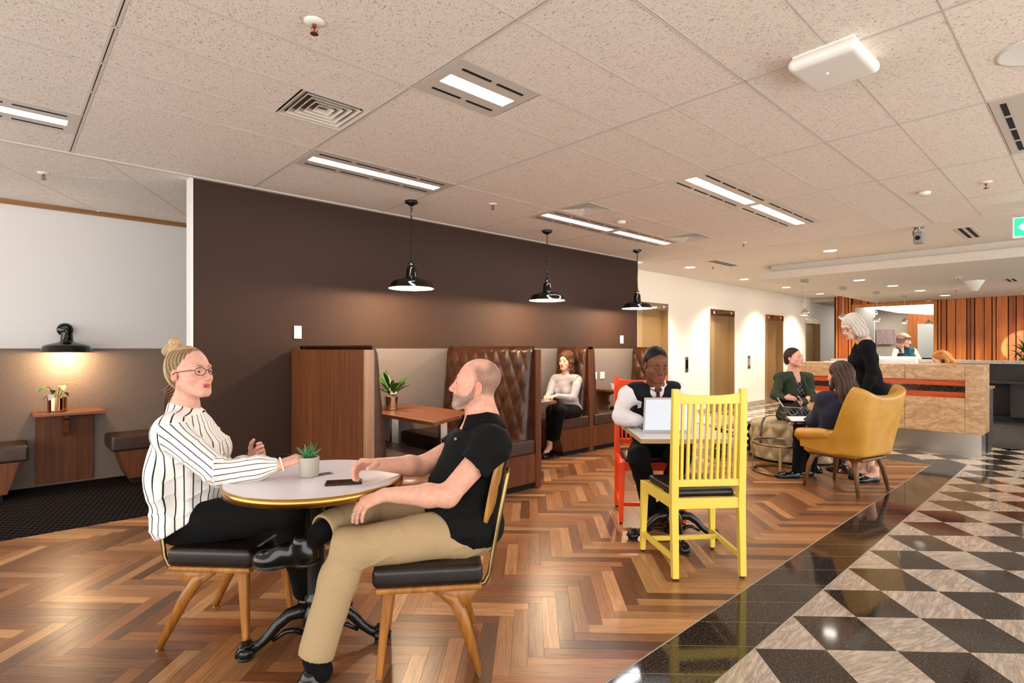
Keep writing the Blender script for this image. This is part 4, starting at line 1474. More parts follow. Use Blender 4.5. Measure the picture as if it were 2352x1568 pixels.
prof = []
for j in range(NZ+1):
    f = j/NZ
    if f < .7: prof.append((None, .03+.37*f/.7))
    else:
        e = (f-.7)/.3; prof.append((e, .40))
for e, z in prof:
    for i in range(NA):
        a = 2*PI*i/NA
        if e is None: r, zz = otto(a, z), z
        else:
            r0 = otto(a, .40); th = e*PI/2
            if e < .5: r, zz = r0-.055*(1-math.cos(e*PI)), .40+.055*math.sin(e*PI)
            else: k_ = (e-.5)/.5; r, zz = (r0-.055)*(1-k_)+.001, .455+.015*math.sin(k_*PI/2)
        b.v.append((r*math.cos(a), r*math.sin(a), zz))
for j in range(NZ):
    for i in range(NA):
        b.f.append((j*NA+i, j*NA+(i+1) % NA, (j+1)*NA+(i+1) % NA, (j+1)*NA+i))
b.obj('cushion', M_otto, t, smooth=True)
MB().lathe([(.44, 0), (.46, .0), (.465, .03), (.3, .04)], n=48).obj('plinth', M_black, t)
for r in (1, 2):
    for i in range(K*2):
        if (i+r) % 2: continue
        a = i/(K*2)*2*PI; z = r/3.2*.45
        rr = otto(a, z)+.004
        MB().ball((rr*math.cos(a), rr*math.sin(a), z), .013, 8, 5).obj('button', plain('brass_button', '#a98f62', .35, .6), t, smooth=True)
# bag strap over the ottoman
q0 = at(1752, 962, 6.5)
tag(MB().sweep([at(1795, 955, 6.75), at(1770, 953, 6.55), at(1756, 958, 6.37), at(1750, 972, 6.235), at(1748, 990, 6.19), at(1747, 1002, 6.187)], .014, 8, flat=.25).obj('bag_strap', plain('grey_webbing', '#4a4740', .8), None, smooth=True),
    'dark grey bag strap hanging over the ottoman edge', 'strap')

# brass side table
t = thing('brass_side_table', 'low round brass side table with smoked glass top', 'side table', (6.14, 2.36, 0))
MB().torus((0, 0, .31), .275, .012, n=64).obj('top_ring', M_brassd, t, smooth=True)
MB().torus((0, 0, .013), .275, .012, n=64).obj('floor_ring', M_brassd, t, smooth=True)
for a in (20, 110, 200, 290):
    a = math.radians(a); MB().box(-.012, .012, -.004, .004, .013, .31).xf(Matrix.Rotation(a, 4, 'Z') @ Matrix.Translation((.275, 0, 0)) @ Matrix.Rotation(PI/2, 4, 'Z')).obj('upright', M_brassd, t)
MB().lathe([(0, .308), (.268, .308), (.268, .314), (0, .314)], n=48).obj('glass_top', plain('smoked_glass', '#3c342c', .04, 0, .6), t)

# turned wooden tables
M_dkw = woody('dark_turned_wood', '#1f0f09', '#311a10', '#46281a', 'Z', .2)
TURN = [(.085, 0), (.09, .02), (.06, .035), (.055, .06), (.085, .09), (.085, .11), (.05, .13), (.05, .15), (.08, .175), (.08, .195), (.05, .215), (.05, .24), (.075, .26), (.075, .29), (.06, .31), (.06, .36)]
ct = at(1655, 1040, 7.15); ct.z = 0
t = thing('coffee_table', 'low marble topped coffee table with dark turned legs behind the yellow chair', 'table', ct, qd-PI/4-.1)
MB().box(-.5, .5, -.3, .3, .36, .40).obj('table_top', m_swirl('marble_top', '#d6c6b4', '#a08c78', '#ddcdbd', .5, .15), t, bev=.004)
for sx in (-1, 1):
    for sy in (-1, 1):
        MB().lathe(TURN, (sx*.40, sy*.22, 0), n=24).obj('leg', M_dkw, t, smooth=True)
sp = at(1935, 1078, 5.95); sp.z = 0
t = thing('turned_side_table', 'turned dark wood side table behind the mustard chair legs', 'side table', sp)
MB().lathe([(.16, 0), (.16, .012), (.06, .05), (.035, .09), (.06, .13), (.035, .17), (.06, .21), (.035, .25), (.05, .3)], n=28).obj('pedestal', M_dkw, t, smooth=True)
MB().lathe([(0, .3), (.17, .3), (.175, .31), (.17, .325), (0, .325)], n=32).obj('table_top', M_dkw, t, smooth=True)

# ------------------------------------------------------------------ small electronics
def laptop(label, loc, rz, open_ang=105, w=.32, d=.22):
    """local: x towards the user, keyboard between hinge at -x and user"""
    t = thing('laptop', label, 'laptop', loc, rz, 'laptops')
    MB().box(0, d, -w/2, w/2, 0, .012).obj('keyboard_base', M_alu, t, bev=.004)
    MB().box(.02, d*.55, -w*.45, w*.45, .012, .0135).obj('keys', M_screen, t)
    MB().box(d*.62, d*.95, -.055, .055, .012, .0128).obj('touchpad', M_steel, t)
    a = math.radians(open_ang)
    R_ = Matrix.Translation((.003, 0, .012)) @ Matrix.Rotation(-a, 4, 'Y')
    MB().box(0, d, -w/2, w/2, 0, .007).xf(R_).obj('lid', M_alu, t, bev=.003)
    MB().box(.012, d-.012, -w/2+.012, w/2-.012, .0068, .0075).xf(R_).obj('screen', emit('laptop_screen', (.5, .55, .62), .4), t)
    return t


# waistcoat man's laptop: lid back faces the camera
lp = at(1533, 985, 3.72)
laptop('silver laptop on the square table in front of the man in the waistcoat', (lp.x, lp.y, TZ), qd+.03, 100, .335, .235)
p = at(1551, 975, 3.85)
succulent((p.x+.07, p.y-.05, TZ), 'tiny green succulent behind the laptop on the square table', .03, .055, .03, 10, seed=9)
lp2 = at(1262, 921, 6.06)
laptop('slim laptop on the booth table of the curly haired woman', (4.22, 4.26, .74), 0.05, 112, .30, .21)
p = Vector((6.47, 4.80, .74))
succulent(p, 'small round cactus in white pot on the last booth shelf', .05, .075, .03, 14, plain('white_ceramic', '#e8e4dc', .4), seed=4)
# phone under the man's hand
ph = at(790, 1107, 2.33)
t = thing('smartphone', 'black smartphone lying under the bald man\'s hand', 'phone', (ph.x, ph.y, TZ), math.radians(-47+18))
MB().box(-.075, .075, -.037, .037, 0, .009).obj('case', plain('phone_case', '#0b0b0c', .4), t, bev=.004)
MB().box(-.07, .07, -.033, .033, .009, .0095).obj('screen', M_screen, t)
MB().cyl((-.0755, 0, .0045), (-.076, 0, .0045), .003, n=8).obj('port', M_steel, t)

# ------------------------------------------------------------------ reception desk
XD = 8.6
t = thing('reception_desk', 'long beige stone reception desk with amber and dark inset stripe', 'desk', (XD+.25, 2.0, 0))
YD0, YD1 = .97, 3.06
def wb(nm, m, *a, **k): return MB().box(*a).obj(nm, m, t, world=True, **k)
wb('core', M_dgran, XD+.06, XD+.5, YD0+.02, YD1-.02, .28, 1.10)
wb('end_pillar', M_stone, XD, XD+.5, YD0, YD0+.172, .285, 1.125, bev=.002)
wb('end_pillar', M_stone, XD, XD+.5, YD1-.1, YD1, .285, 1.125, bev=.002)
for y0, y1 in ((1.144, 1.75), (1.754, 2.36), (2.364, YD1-.102)):
    wb('lower_panel', M_stone, XD, XD+.06, y0, y1, .285, .714, bev=.002)
    wb('upper_panel', M_stone, XD, XD+.06, y0, y1, .933, 1.125, bev=.002)
wb('counter_top', M_stone, XD+.061, XD+.5, YD0+.173, YD1-.101, 1.10, 1.1245)
M_ins = woody('amber_inset', '#8a2f0a', '#b2470f', '#c75a1c', 'Y', .25)
wb('inset_strip', M_ins, XD+.03, XD+.07, 1.144, YD1-.1, .862, .933)
wb('inset_strip', M_dgran, XD+.025, XD+.07, 1.144, YD1-.1, .785, .862)
wb('inset_strip', M_ins, XD+.03, XD+.07, 1.144, YD1-.1, .714, .785)
wb('kick_plate', M_steel, XD+.1, XD+.45, YD0+.03, YD1-.03, .0, .285)
t = thing('side_cabinet', 'dark timber cabinet at the end of the reception desk', 'cabinet', (XD+.75, 1.1, 0))
M_dkv = woody('espresso_veneer', '#171012', '#251b1c', '#352829', 'Z', .4)
MB().box(XD+.505, XD+1.0, .99, 1.6, .02, .80).obj('body', M_dkv, t, world=True)
MB().box(XD+.5, XD+1.02, .97, 1.6, .80, .83).obj('top', M_veny, t, world=True)
MB().box(XD+.52, XD+.98, .984, .99, .05, .78).obj('door', M_dkv, t, world=True)
# rear workstation with raised ledge
XR = 13.2
t = thing('rear_counter', 'dark rear workstation with pale stone ledge behind the desk', 'counter', (XR+.5, 1.2, 0))
M_ledge = m_swirl('grey_ledge_stone', '#c4beb6', '#8d877f', '#cfc6ba', .8, .2)
def rb(nm, m, *a, **k): return MB().box(*a).obj(nm, m, t, world=True, **k)
rb('ledge', M_ledge, XR+.25, XR+.75, -1.5, 4.1, 1.04, 1.10)
rb('upstand', M_dkv, XR+.45, XR+.55, -1.5, 4.05, .1, 1.04)
rb('worktop', M_dkv, XR-.25, XR+.45, -1.5, 2.0, .70, .735)
rb('plinth', M_black, XR, XR+.45, -1.5, 2.0, 0, .1)
for y0, y1 in ((-.1, .78), (.8, 1.12)):
    b = rb('drawer_unit', M_dkv, XR-.05, XR+.44, y0, y1, .1, .69)
for k, z in enumerate((.52, .40, .27)):
    MB().box(XR-.075, XR-.06, .15, .75, z, z+.012).obj('drawer_handle', M_chrome, t, world=True)
    MB().box(XR-.06, XR-.05, -.08, .76, z-.09, z+.025).obj('drawer_front', M_dkv, t, world=True)
MB().box(XR-.075, XR-.06, .88, 1.04, .63, .64).obj('drawer_handle', M_chrome, t, world=True)
for k, (y0, y1) in enumerate(((.62, .86), (.35, .58))):
    c = thing('white_card_tray', 'white paper tray on the rear worktop, %s' % ('nearer the desk end' if k == 0 else 'at the picture edge'), 'tray', (XR-.05, (y0+y1)/2, .735))
    MB().box(-.1, .1, -(y1-y0)/2, (y1-y0)/2, 0, .01).obj('base', M_plastic, c); MB().box(.085, .1, -(y1-y0)/2, (y1-y0)/2, .01, .15).obj('back', M_plastic, c)
# things on the front desk
t = thing('monitor', 'back of a pale silver monitor on the reception desk', 'monitor', (9.35, 2.02, .74), 0)
MB().box(-.015, .015, -.27, .27, .16, .47).obj('panel', M_plastic, t, bev=.006)
MB().box(-.02, -.015, -.24, .24, .19, .44).obj('rear_cover', M_alu, t, bev=.002)
MB().cyl((.03, 0, 0), (.03, 0, .3), .02).box(-.08, .12, -.12, .12, 0, .012).obj('stand', M_steel, t)
t = thing('desk_phone', 'small grey desk phone on the reception counter', 'phone', (9.05, 2.35, 1.126))
MB().box(-.04, .04, -.08, .08, 0, .05).obj('body', plain('grey_plastic', '#8d8a86', .5), t, bev=.01)
MB().box(-.045, .045, -.1, -.085, .0, .065).box(-.045, .045, .085, .1, 0, .065).obj('handset', M_gloss, t)
t = thing('paper_stack', 'loose white papers on the reception counter', 'papers', (8.95, 2.62, 1.126), .2)
for k in range(3): MB().box(-.1, .1, -.15+.02*k, .15+.02*k, .002*k, .002*k+.0018).obj('sheet', M_paper, t)
t = thing('staff_desk', 'lower inner desk of the reception behind the stone front', 'desk', (9.5, 2.0, 0))
MB().box(9.1, 9.72, 1.65, 3.0, .70, .74).obj('worktop', M_dkv, t, world=True)
for y in (1.7, 2.95): MB().box(9.15, 9.65, y-.02, y+.02, 0, .7).obj('leg', M_dkv, t, world=True)

# far plant by the timber wall
pp = at(2352, 838, 9.6)
t = thing('potted_palm', 'tall green plant at the picture edge before the timber wall', 'plant', (14.6, .98, 0))
MB().lathe([(0, 0), (.16, 0), (.2, .5), (.18, .5), (0, .46)], n=28).obj('pot', M_gloss, t, smooth=True)
MB().sweep([(0, 0, .46), (.02, .0, .8), (0, .02, 1.05)], .02, 8).obj('trunk', M_cw2, t)
r3 = random.Random(11)
for k in range(34):
    a = r3.random()*2*PI; L = .35+r3.random()*.3; e = r3.random()*1.2
    p0 = Vector((0, .02, .95+r3.random()*.25)); p1 = p0+Vector((math.cos(a)*L*math.cos(e), math.sin(a)*L*math.cos(e), L*math.sin(e)-.1))
    leaf_obj('leaf', t, p0, p1, .05, .1, mix3(G1, G2, r3.random()*.6))
# added out-of-view spot, stands in for a sunlight patch on boards and plant
t = thing('added_sun_spot', 'added spotlight standing in for sunlight on the timber wall, out of frame', 'spotlight', (11.2, -1.2, 2.48))
MB().cyl((0, 0, 0), (0, 0, -.06), .02).cyl((0, 0, -.06), (.1, .05, -.12), .045).obj('head', M_plastic, t)
light('added_sun_beam', 'SPOT', (.15, .08, -.14), 2600, (1, 1, .97), t, .02, .13, .12, (5.1, 2.36, -1.12))

# ------------------------------------------------------------------ people: smooth bodies grown from joints
V3 = lambda *a: np.array(a, dtype=np.float64)


def nrm(v): return v/(np.linalg.norm(v)+1e-12)


def A(u, v, d): return np.array(at(u, v, d))


def cdir(lat, dep, z=0.0):
    return nrm(V3(RV[0]*lat+FV[0]*dep, RV[1]*lat+FV[1]*dep, z))


class S:
    """a body surface blended from tapered limbs and ellipsoids"""
    def __init__(s): s.p = []; s.clip = []; s.disp = None

    def rc(s, a, b, ra, rb, k=.01, op='u'):
        a, b = np.asarray(a, float), np.asarray(b, float)
        c = (a+b)/2; R = np.linalg.norm(b-a)/2+max(ra, rb)
        s.p.append(('rc', (a, b-a, ra, rb-ra, max((b-a)@(b-a), 1e-12)), k, op, c, R)); return s

    def ch(s, pts, rad, k=.01, op='u'):
        for i in range(len(pts)-1): s.rc(pts[i], pts[i+1], rad[i], rad[i+1], k, op)
        return s

    def el(s, c, r, ax=None, k=.01, op='u'):
        c = np.asarray(c, float); r = np.asarray(r, float)*np.ones(3)
        ax = np.eye(3) if ax is None else np.array([nrm(np.asarray(x, float)) for x in ax])
        s.p.append(('el', (c, ax, r), k, op, c, max(r))); return s

    def cut(s, pt, n, k=.003):
        """remove what lies on the side n points to"""
        s.clip.append((np.asarray(pt, float), nrm(np.asarray(n, float)), k)); return s

    def mesh(s, res):
        f4 = np.float32
        lo = np.min([p[4]-p[5] for p in s.p if p[3] == 'u'], 0)-3*res-.01
        hi = np.max([p[4]+p[5] for p in s.p if p[3] == 'u'], 0)+3*res+.01
        n = np.ceil((hi-lo)/res).astype(int)+1
        D = np.full(n, .5, f4)
        for kind, q, k, op, c, R in s.p:
            m = k+2.5*res+(.012 if s.disp is not None else 0)
            if kind == 'rc':
                a, ba, ra, dr, bb = q; r = max(ra, ra+dr)
                b0, b1 = np.minimum(a, a+ba)-r-m, np.maximum(a, a+ba)+r+m
            else:
                cc, ax, rr = q
                e = np.sqrt(((ax*rr[:, None])**2).sum(0)); b0, b1 = cc-e-m, cc+e+m
            i0 = np.maximum(np.floor((b0-lo)/res).astype(int), 0); i1 = np.minimum(np.ceil((b1-lo)/res).astype(int)+1, n)
            if (i1 <= i0).any(): continue
            g = [(lo[i]+np.arange(i0[i], i1[i])*res) for i in range(3)]
            if kind == 'rc':
                g = [(g[i]-a[i]).astype(f4) for i in range(3)]
                sh = ((-1, 1, 1), (1, -1, 1), (1, 1, -1))
                dot = sum((g[i]*f4(ba[i])).reshape(sh[i]) for i in range(3))
                x = sum((g[i]**2).reshape(sh[i]) for i in range(3))
                t = np.clip(dot*f4(1/bb), 0, 1)
                x = x-t*(2*dot-t*f4(bb))
                x = np.sqrt(np.maximum(x, 0)); x -= f4(ra)+f4(dr)*t
            else:
                g = [(g[i]-cc[i]).astype(f4) for i in range(3)]
                sh = ((-1, 1, 1), (1, -1, 1), (1, 1, -1))
                k0 = 0; k1 = 0
                for j in range(3):
                    v = sum((g[i]*f4(ax[j][i]/rr[j])).reshape(sh[i]) for i in range(3)); v = v*v
                    k0 = k0+v; k1 = k1+v*f4(1/rr[j]**2)
                k0 = np.sqrt(k0); x = k0*(k0-1)/np.maximum(np.sqrt(k1), 1e-9)
            sl = tuple(slice(i0[i], i1[i]) for i in range(3))
            d = D[sl]
            if op == 'u':
                h = np.maximum(k-np.abs(d-x), 0); D[sl] = np.minimum(d, x)-h*h*f4(.25/k)
            else:
                x = -x; h = np.maximum(k-np.abs(d-x), 0); D[sl] = np.maximum(d, x)+h*h*f4(.25/k)
        if s.disp is not None:
            ix = np.nonzero(np.abs(D) < .02)
            P = lo+np.stack(ix, 1)*res
            D[ix] += s.disp(P).astype(f4)
        for pt, nn, k in s.clip:
            g = [((lo[i]+np.arange(n[i])*res-pt[i])*nn[i]).astype(f4) for i in range(3)]
            x = g[0][:, None, None]+g[1][None, :, None]+g[2][None, None, :]
            h = np.maximum(k-np.abs(D-x), 0); D = np.maximum(D, x)+h*h*f4(.25/k)
        return nets(D, lo, res)


def nets(D, lo, res):
    s = D < 0
    x, y, z = s.shape
    cnt = np.zeros((x-1, y-1, z-1), np.uint8)
    for i in (0, 1):
        for j in (0, 1):
            for k in (0, 1): cnt += s[i:x-1+i, j:y-1+j, k:z-1+k]
    act = (cnt > 0) & (cnt < 8)
    ci = np.argwhere(act)
    idx = np.full(act.shape, -1, np.int32); idx[act] = np.arange(len(ci))
    val = np.zeros((len(ci), 8), np.float32)
    offs = [(i, j, k) for i in (0, 1) for j in (0, 1) for k in (0, 1)]
    for m, (i, j, k) in enumerate(offs): val[:, m] = D[ci[:, 0]+i, ci[:, 1]+j, ci[:, 2]+k]
    acc = np.zeros((len(ci), 3)); w = np.zeros(len(ci))
    for a in range(8):
        for b in range(a+1, 8):
            oa, ob = np.array(offs[a]), np.array(offs[b])
            if abs(oa-ob).sum() != 1: continue
            va, vb = val[:, a], val[:, b]
            m = (va < 0) != (vb < 0)
            t = np.where(m, va/np.where(m, va-vb, 1), 0)
            acc += np.where(m[:, None], oa+(ob-oa)*t[:, None], 0); w += m
    V = lo+(ci+acc/w[:, None])*res
    F = []
    for ax in range(3):
        o1, o2 = [(1, 2), (2, 0), (0, 1)][ax]
        sl0 = [slice(1, -1)]*3; sl1 = [slice(1, -1)]*3
        sl0[ax] = slice(0, -1); sl1[ax] = slice(1, None)
        a, b = s[tuple(sl0)], s[tuple(sl1)]
        ch = a != b
        e = np.argwhere(ch); sg = a[ch]
        if not len(e): continue
        e = e.copy()
        for q in range(3):
            if q != ax: e[:, q] += 1
        quad = []
        for d1, d2 in ((-1, -1), (0, -1), (0, 0), (-1, 0)):
            c = e.copy(); c[:, o1] += d1; c[:, o2] += d2
            quad.append(idx[c[:, 0], c[:, 1], c[:, 2]])
        q = np.stack(quad, 1)
        q[~sg] = q[~sg][:, ::-1]
        F.append(q)
    F = np.concatenate(F)
    return V, F[(F >= 0).all(1)]


def np_mesh(name, V, F, mat, parent, cols=None, vec=None):
    me = bpy.data.meshes.new(name)
    me.vertices.add(len(V)); me.vertices.foreach_set('co', np.asarray(V, np.float32).ravel())
    me.loops.add(F.size); me.loops.foreach_set('vertex_index', F.astype(np.int32).ravel())
    me.polygons.add(len(F)); me.polygons.foreach_set('loop_start', np.arange(0, F.size, 4, dtype=np.int32))
    me.update(calc_edges=True)
    me.polygons.foreach_set('use_smooth', [True]*len(F))
    if cols is not None: setcol(me, cols)
    if vec is not None: setvec(me, vec)
    return mkobj(name, me, mat, parent, world=True)


class Head:
    """head frame: x to the person's right, y forward, z up; unit metre times s"""
    def __init__(h, c, fwd, up=(0, 0, 1), s=.95, roll=0.0):
        h.c = np.asarray(c, float); h.s = s
        f = nrm(np.asarray(fwd, float)); u = np.asarray(up, float)
        x = nrm(np.cross(f, u)); z = np.cross(x, f)
        if roll: x, z = x*math.cos(roll)+z*math.sin(roll), z*math.cos(roll)-x*math.sin(roll)
        h.R = np.stack([x, f, z], 1)          # columns

    def w(h, *p): return h.c+h.R@(V3(*p)*h.s)
    def loc(h, P): return (P-h.c)@h.R/h.s
    def el(h, B, c, r, k=.01, op='u', tilt=None):
        ax = h.R.T
        if tilt is not None: ax = tilt@ax
        B.el(h.w(*c), np.asarray(r, float)*h.s, ax, k*h.s, op)
    def rc(h, B, a, b, ra, rb, k=.01, op='u'): B.rc(h.w(*a), h.w(*b), ra*h.s, rb*h.s, k*h.s, op)

    def build(h, B, fem=True, mouth=0.0, smile=0.0, fine=True, lid=0.0):
        jw = .046 if fem else .053
        h.el(B, (0, -.018, .043), (.074, .095, .083), .02)
        h.el(B, (0, .026, -.008), (.064, .066, .09), .03)
        h.el(B, (0, .036, -.062), (jw, .047, .044), .03)
        h.rc(B, (-.011, .073, -.101), (.011, .073, -.101), .0145 if fem else .0175, .0145 if fem else .0175, .022)
        for q in (-1, 1):
            h.rc(B, (q*.053, .0, -.045), (q*.02, .066, -.094), .02, .016, .025)
            h.el(B, (q*.041, .056, -.03), (.022, .021, .021), .022)
            h.el(B, (q*.076, -.012, -.008), (.006, .018, .029), .006)
            if fine:
                h.el(B, (q*.084, -.007, -.002), (.008, .0105, .017), .004, 's'); h.el(B, (q*.079, .0, -.018), (.004, .006, .008), .003)
        h.rc(B, (-.034, .08, .022), (.034, .08, .022), .011 if fem else .0135, .011 if fem else .0135, .015)
        h.rc(B, (0, .086, .012), (0, .109, -.033), .0075, .0115 if fem else .0135, .013)
        for q in (-1, 1):
            h.el(B, (q*.0115, .0985, -.038), (.008, .0095, .0075), .007)
            h.el(B, (q*.031, .1, .001), (.019, .0155, .0125), .012, 's')
            if fine:
                h.rc(B, (q*.017, .083, .0035-lid*.5), (q*.031, .0885, .0085-lid), .0035+lid*.4, .004+lid*.5, .004); h.rc(B, (q*.031, .0885, .0085-lid), (q*.046, .079, .003-lid*.5), .004+lid*.5, .0035+lid*.4, .004)
                h.rc(B, (q*.018, .083, -.004), (q*.031, .086, -.0095), .003, .003, .004); h.rc(B, (q*.031, .086, -.0095), (q*.045, .079, -.003), .003, .003, .004)
        h.el(B, (0, .074, -.066), (.03, .02, .022), .02)
        sz = smile*.006
        for q in (-1, 1):
            h.rc(B, (q*(.021+smile*.004), .084, -.065+sz), (q*.006, .0945, -.0605), .003, .0045, .005); h.rc(B, (q*.006, .0945, -.0605), (0, .094, -.0615), .0045, .004, .004)
            h.rc(B, (q*(.02+smile*.004), .084, -.067+sz-mouth*.4), (0, .0925, -.0735-mouth), .003, .0058, .005)
        h.el(B, (0, .1, -.067-mouth*.5), (.019+smile*.003, .014, .0016+mouth*.55), .002, 's')

    def colours(h, P, skin, lip, stubble=None, hairline=None, blush=.25):
        L = h.loc(P)
        C = np.tile(np.asarray(skin, float), (len(P), 1))
        def near(c, r, soft=.5):
            q = np.sqrt((((L-V3(*c))/V3(*r))**2).sum(1)); return np.clip((1.0+soft-q)/soft, 0, 1)[:, None]
        red = np.array([skin[0]*1.02, skin[1]*.70, skin[2]*.66])
        for q in (-1, 1):
            m = near((q*.043, .065, -.03), (.02, .02, .016), 1)*blush; C = C*(1-m)+red*m
            m = near((q*.08, -.012, -.008), (.012, .022, .034), .5)*blush*1.6; C = C*(1-m)+red*m
        m = near((0, .108, -.034), (.012, .012, .012), 1)*blush; C = C*(1-m)+red*m
        if stubble is not None:
            col, amt = stubble
            y, z = L[:, 1], L[:, 2]
            rg = np.random.default_rng(3); rn = rg.random(len(P)); r2 = rg.random(len(P))
            top = np.interp(y, [-.03, .0, .012, .03, .055, .075, .1], [-.03, .012, -.012, -.042, -.052, -.048, -.047])
            bot = np.interp(y, [-.03, .0, .03, .085], [-.05, -.062, -.098, -.13])
            m = np.clip((top-z)/.008+.5*(rn-.5), 0, 1)*np.clip((z-bot)/.012+.5*(rn-.5), 0, 1)*np.clip((y+.004)/.008, 0, 1)
            m = m*(1-near((0, .094, -.0665), (.018, .018, .0075), .3)[:, 0])
            m = (m*amt*(.72+.28*r2))[:, None]
            gr = np.clip((y-.05)/.03, 0, 1)*np.clip((-z-.07)/.02, 0, 1)
            cc = np.asarray(col)*(1-(rn*.35+gr*.4)[:, None])+np.array([.42, .36, .32])*(rn*.35+gr*.4)[:, None]
            C = C*(1-m)+cc*m
        if hairline is not None:
            col, amt = hairline
            a = np.clip((-L[:, 1]+.035-.3*np.clip(.09-L[:, 2], 0, .1))/.025, 0, 1)*np.clip((L[:, 2]+.045+.02*(L[:, 1] > 0))/.02, 0, 1)*np.clip(1-(L[:, 2]-.07)/.03*np.clip((L[:, 1]+.06)/.03, 0, 1), 0, 1)
            a *= (np.abs(L[:, 0]) < .0745) | (L[:, 1] < -.035) | (L[:, 2] > .022)
            n = .65+.35*np.random.default_rng(5).random(len(P))
            m = (a*amt*n)[:, None]; C = C*(1-m)+np.asarray(col)*m
        m = np.maximum(near((0, .0925, -.062), (.021, .012, .0045), .25), near((0, .09, -.0735), (.019, .013, .0058), .25))
        C = C*(1-m)+np.asarray(lip)*m
        return C

    def eyes(h, parent, iris, brow, gaze=(0, 1, 0), brow_r=.0032):
        g = nrm(V3(*gaze))
        for q in (-1, 1):
            b = MB().ball((0, 0, 0), .0122, 20, 14)
            P = np.array(b.v); ca = P@g/.0122
            C = np.where((ca > .74)[:, None], np.asarray(iris), V3(.55, .52, .50)); C = np.where((ca > .93)[:, None], V3(.005, .005, .005), C)
            M = Matrix(((*h.R[0],), (*h.R[1],), (*h.R[2],))).to_4x4()
            o = h.w(q*.031, .0778, .0002)
            b.v = [tuple(o+h.R@(np.array(v)*h.s)) for v in b.v]
            e = b.obj('eye', m_vcol('eye_glaze', .08, spec=.6), parent, smooth=True, world=True); setcol(e.data, C)
            by = brow_r*.5+.0022; pts = [h.w(q*.013, .0925+by, .022), h.w(q*.025, .0925+by, .0265), h.w(q*.037, .0875+by, .0275), h.w(q*.049, .0765+by, .022)]
            MB().sweep(pts, [brow_r*h.s, brow_r*1.2*h.s, brow_r*h.s, .001], 6, flat=.8).obj('eyebrow', plain('brow_%02x%02x%02x' % tuple(int(x*255) for x in brow), brow, .8), parent, smooth=True, world=True)

    def glasses(h, parent, col, r=(.0235, .0165), name='glasses_frame'):
        m = plain('spectacle_'+str(col), col, .2)
        b = MB()
        for q in (-1, 1):
            pts = []
            for k in range(25):
                a = 2*PI*k/24
                x = q*(.033+r[0]*math.cos(a)); z = -.001+r[1]*math.sin(a)
                pts.append(h.w(x, .104-.25*max(0, abs(x)-.025), z))
            b.sweep(pts, .0016*h.s, 6, cap=False)
            b.sweep([h.w(q*.0565, .0965, .006), h.w(q*.073, .06, .008), h.w(q*.079, .0, .006), h.w(q*.079, -.02, -.004)], .0018*h.s, 6)
        b.sweep([h.w(-.0095, .105, .003), h.w(0, .108, .005), h.w(.0095, .105, .003)], .0016*h.s, 6)
        b.obj('glasses', m, parent, smooth=True, world=True)

    def hair_cap(h, B, off=.012, line=.062, k=.012, low=-.05):
        h.el(B, (0, -.022, .045), (.074+off, .095+off, .084+off), k)
        h.el(B, (0, -.045, .0), (.068+off, .07+off, .075+off), .03)
        # face window
        h.el(B, (0, .13, -.005), (.066, .095, line+.03), .012, 's')
        for q in (-1, 1): h.el(B, (q*.086, .045, -.045), (.035, .045, .05), .012, 's')


def hand(B, W, d, n, side, curl=(20, 25, 15), sc=1.0, spread=.0, thumb=(.55, .75, -.35), rad=.0088, tcurl=15, fan=(0, 0, 0, 0), k=.0035):
    """W wrist, d towards the knuckles, n back of the hand, side thumb direction (unit)"""
    d = nrm(d); n = nrm(n-d*(n@d)); t = np.cross(d, n); t = t if t@side > 0 else -t
    offs = (.027, .009, -.009, -.026); Ls = ((.043, .026, .021), (.047, .03, .022), (.043, .027, .021), (.034, .02, .018))
    kn = (.086, .090, .085, .077)
    tips = []
    B.rc(W, W+d*.03*sc, .021*sc, .022*sc, .012)
    for i in range(4):
        K = W+d*kn[i]*sc+t*offs[i]*sc+n*(.003 if i in (1, 2) else -.001)*sc
        B.rc(W+d*.015*sc+t*offs[i]*.5*sc, K, .0145*sc, .0115*sc, .012)
        dd = nrm(d+t*(offs[i]*(3.0*spread)+fan[i])); p = K
        nn = nrm(n-dd*(n@dd))
        c = [x*(1+.08*i) for x in curl] if not hasattr(curl[0], '__len__') else curl[i]
        for j in range(3):
            a = math.radians(c[j])
            dd, nn = dd*math.cos(a)-nn*math.sin(a), nn*math.cos(a)+dd*math.sin(a)
            q = p+dd*Ls[i][j]*sc
            r0 = rad*sc*(1, .93, .85)[j]*(.88 if i == 3 else 1); r1 = rad*sc*(.95, .86, .74)[j]*(.88 if i == 3 else 1)
            B.rc(p, q, r0, r1, k); p = q
        tips.append((p, dd, nn))
    p = W+d*.022*sc+t*.022*sc-n*.006*sc
    td = nrm(d*thumb[0]+t*thumb[1]+n*thumb[2])
    ax = nrm(np.cross(td, d))
    B.rc(W+d*.01*sc, p, .015*sc, .016*sc, .01)
    for j, (L, r0, r1) in enumerate(((.042, .0155, .0115), (.031, .0112, .0102), (.025, .0102, .008))):
        q = p+td*L*sc; B.rc(p, q, r0*sc, r1*sc, .006); p = q
        a = math.radians(tcurl); td = nrm(td*math.cos(a)+np.cross(ax, td)*math.sin(a)+ax*(ax@td)*(1-math.cos(a)))
    tips.append((p, td, n))
    return tips


def arm(B, s, e, w, r=(.05, .04, .036, .026), k=.02, inf=0.0):
    B.rc(s, e, r[0]+inf, r[1]+inf, k)
    m = e+(w-e)*.3
    B.rc(e, m, r[1]+inf, r[2]+.004+inf, k); B.rc(m, w, r[2]+.004+inf, r[3]+inf, k)


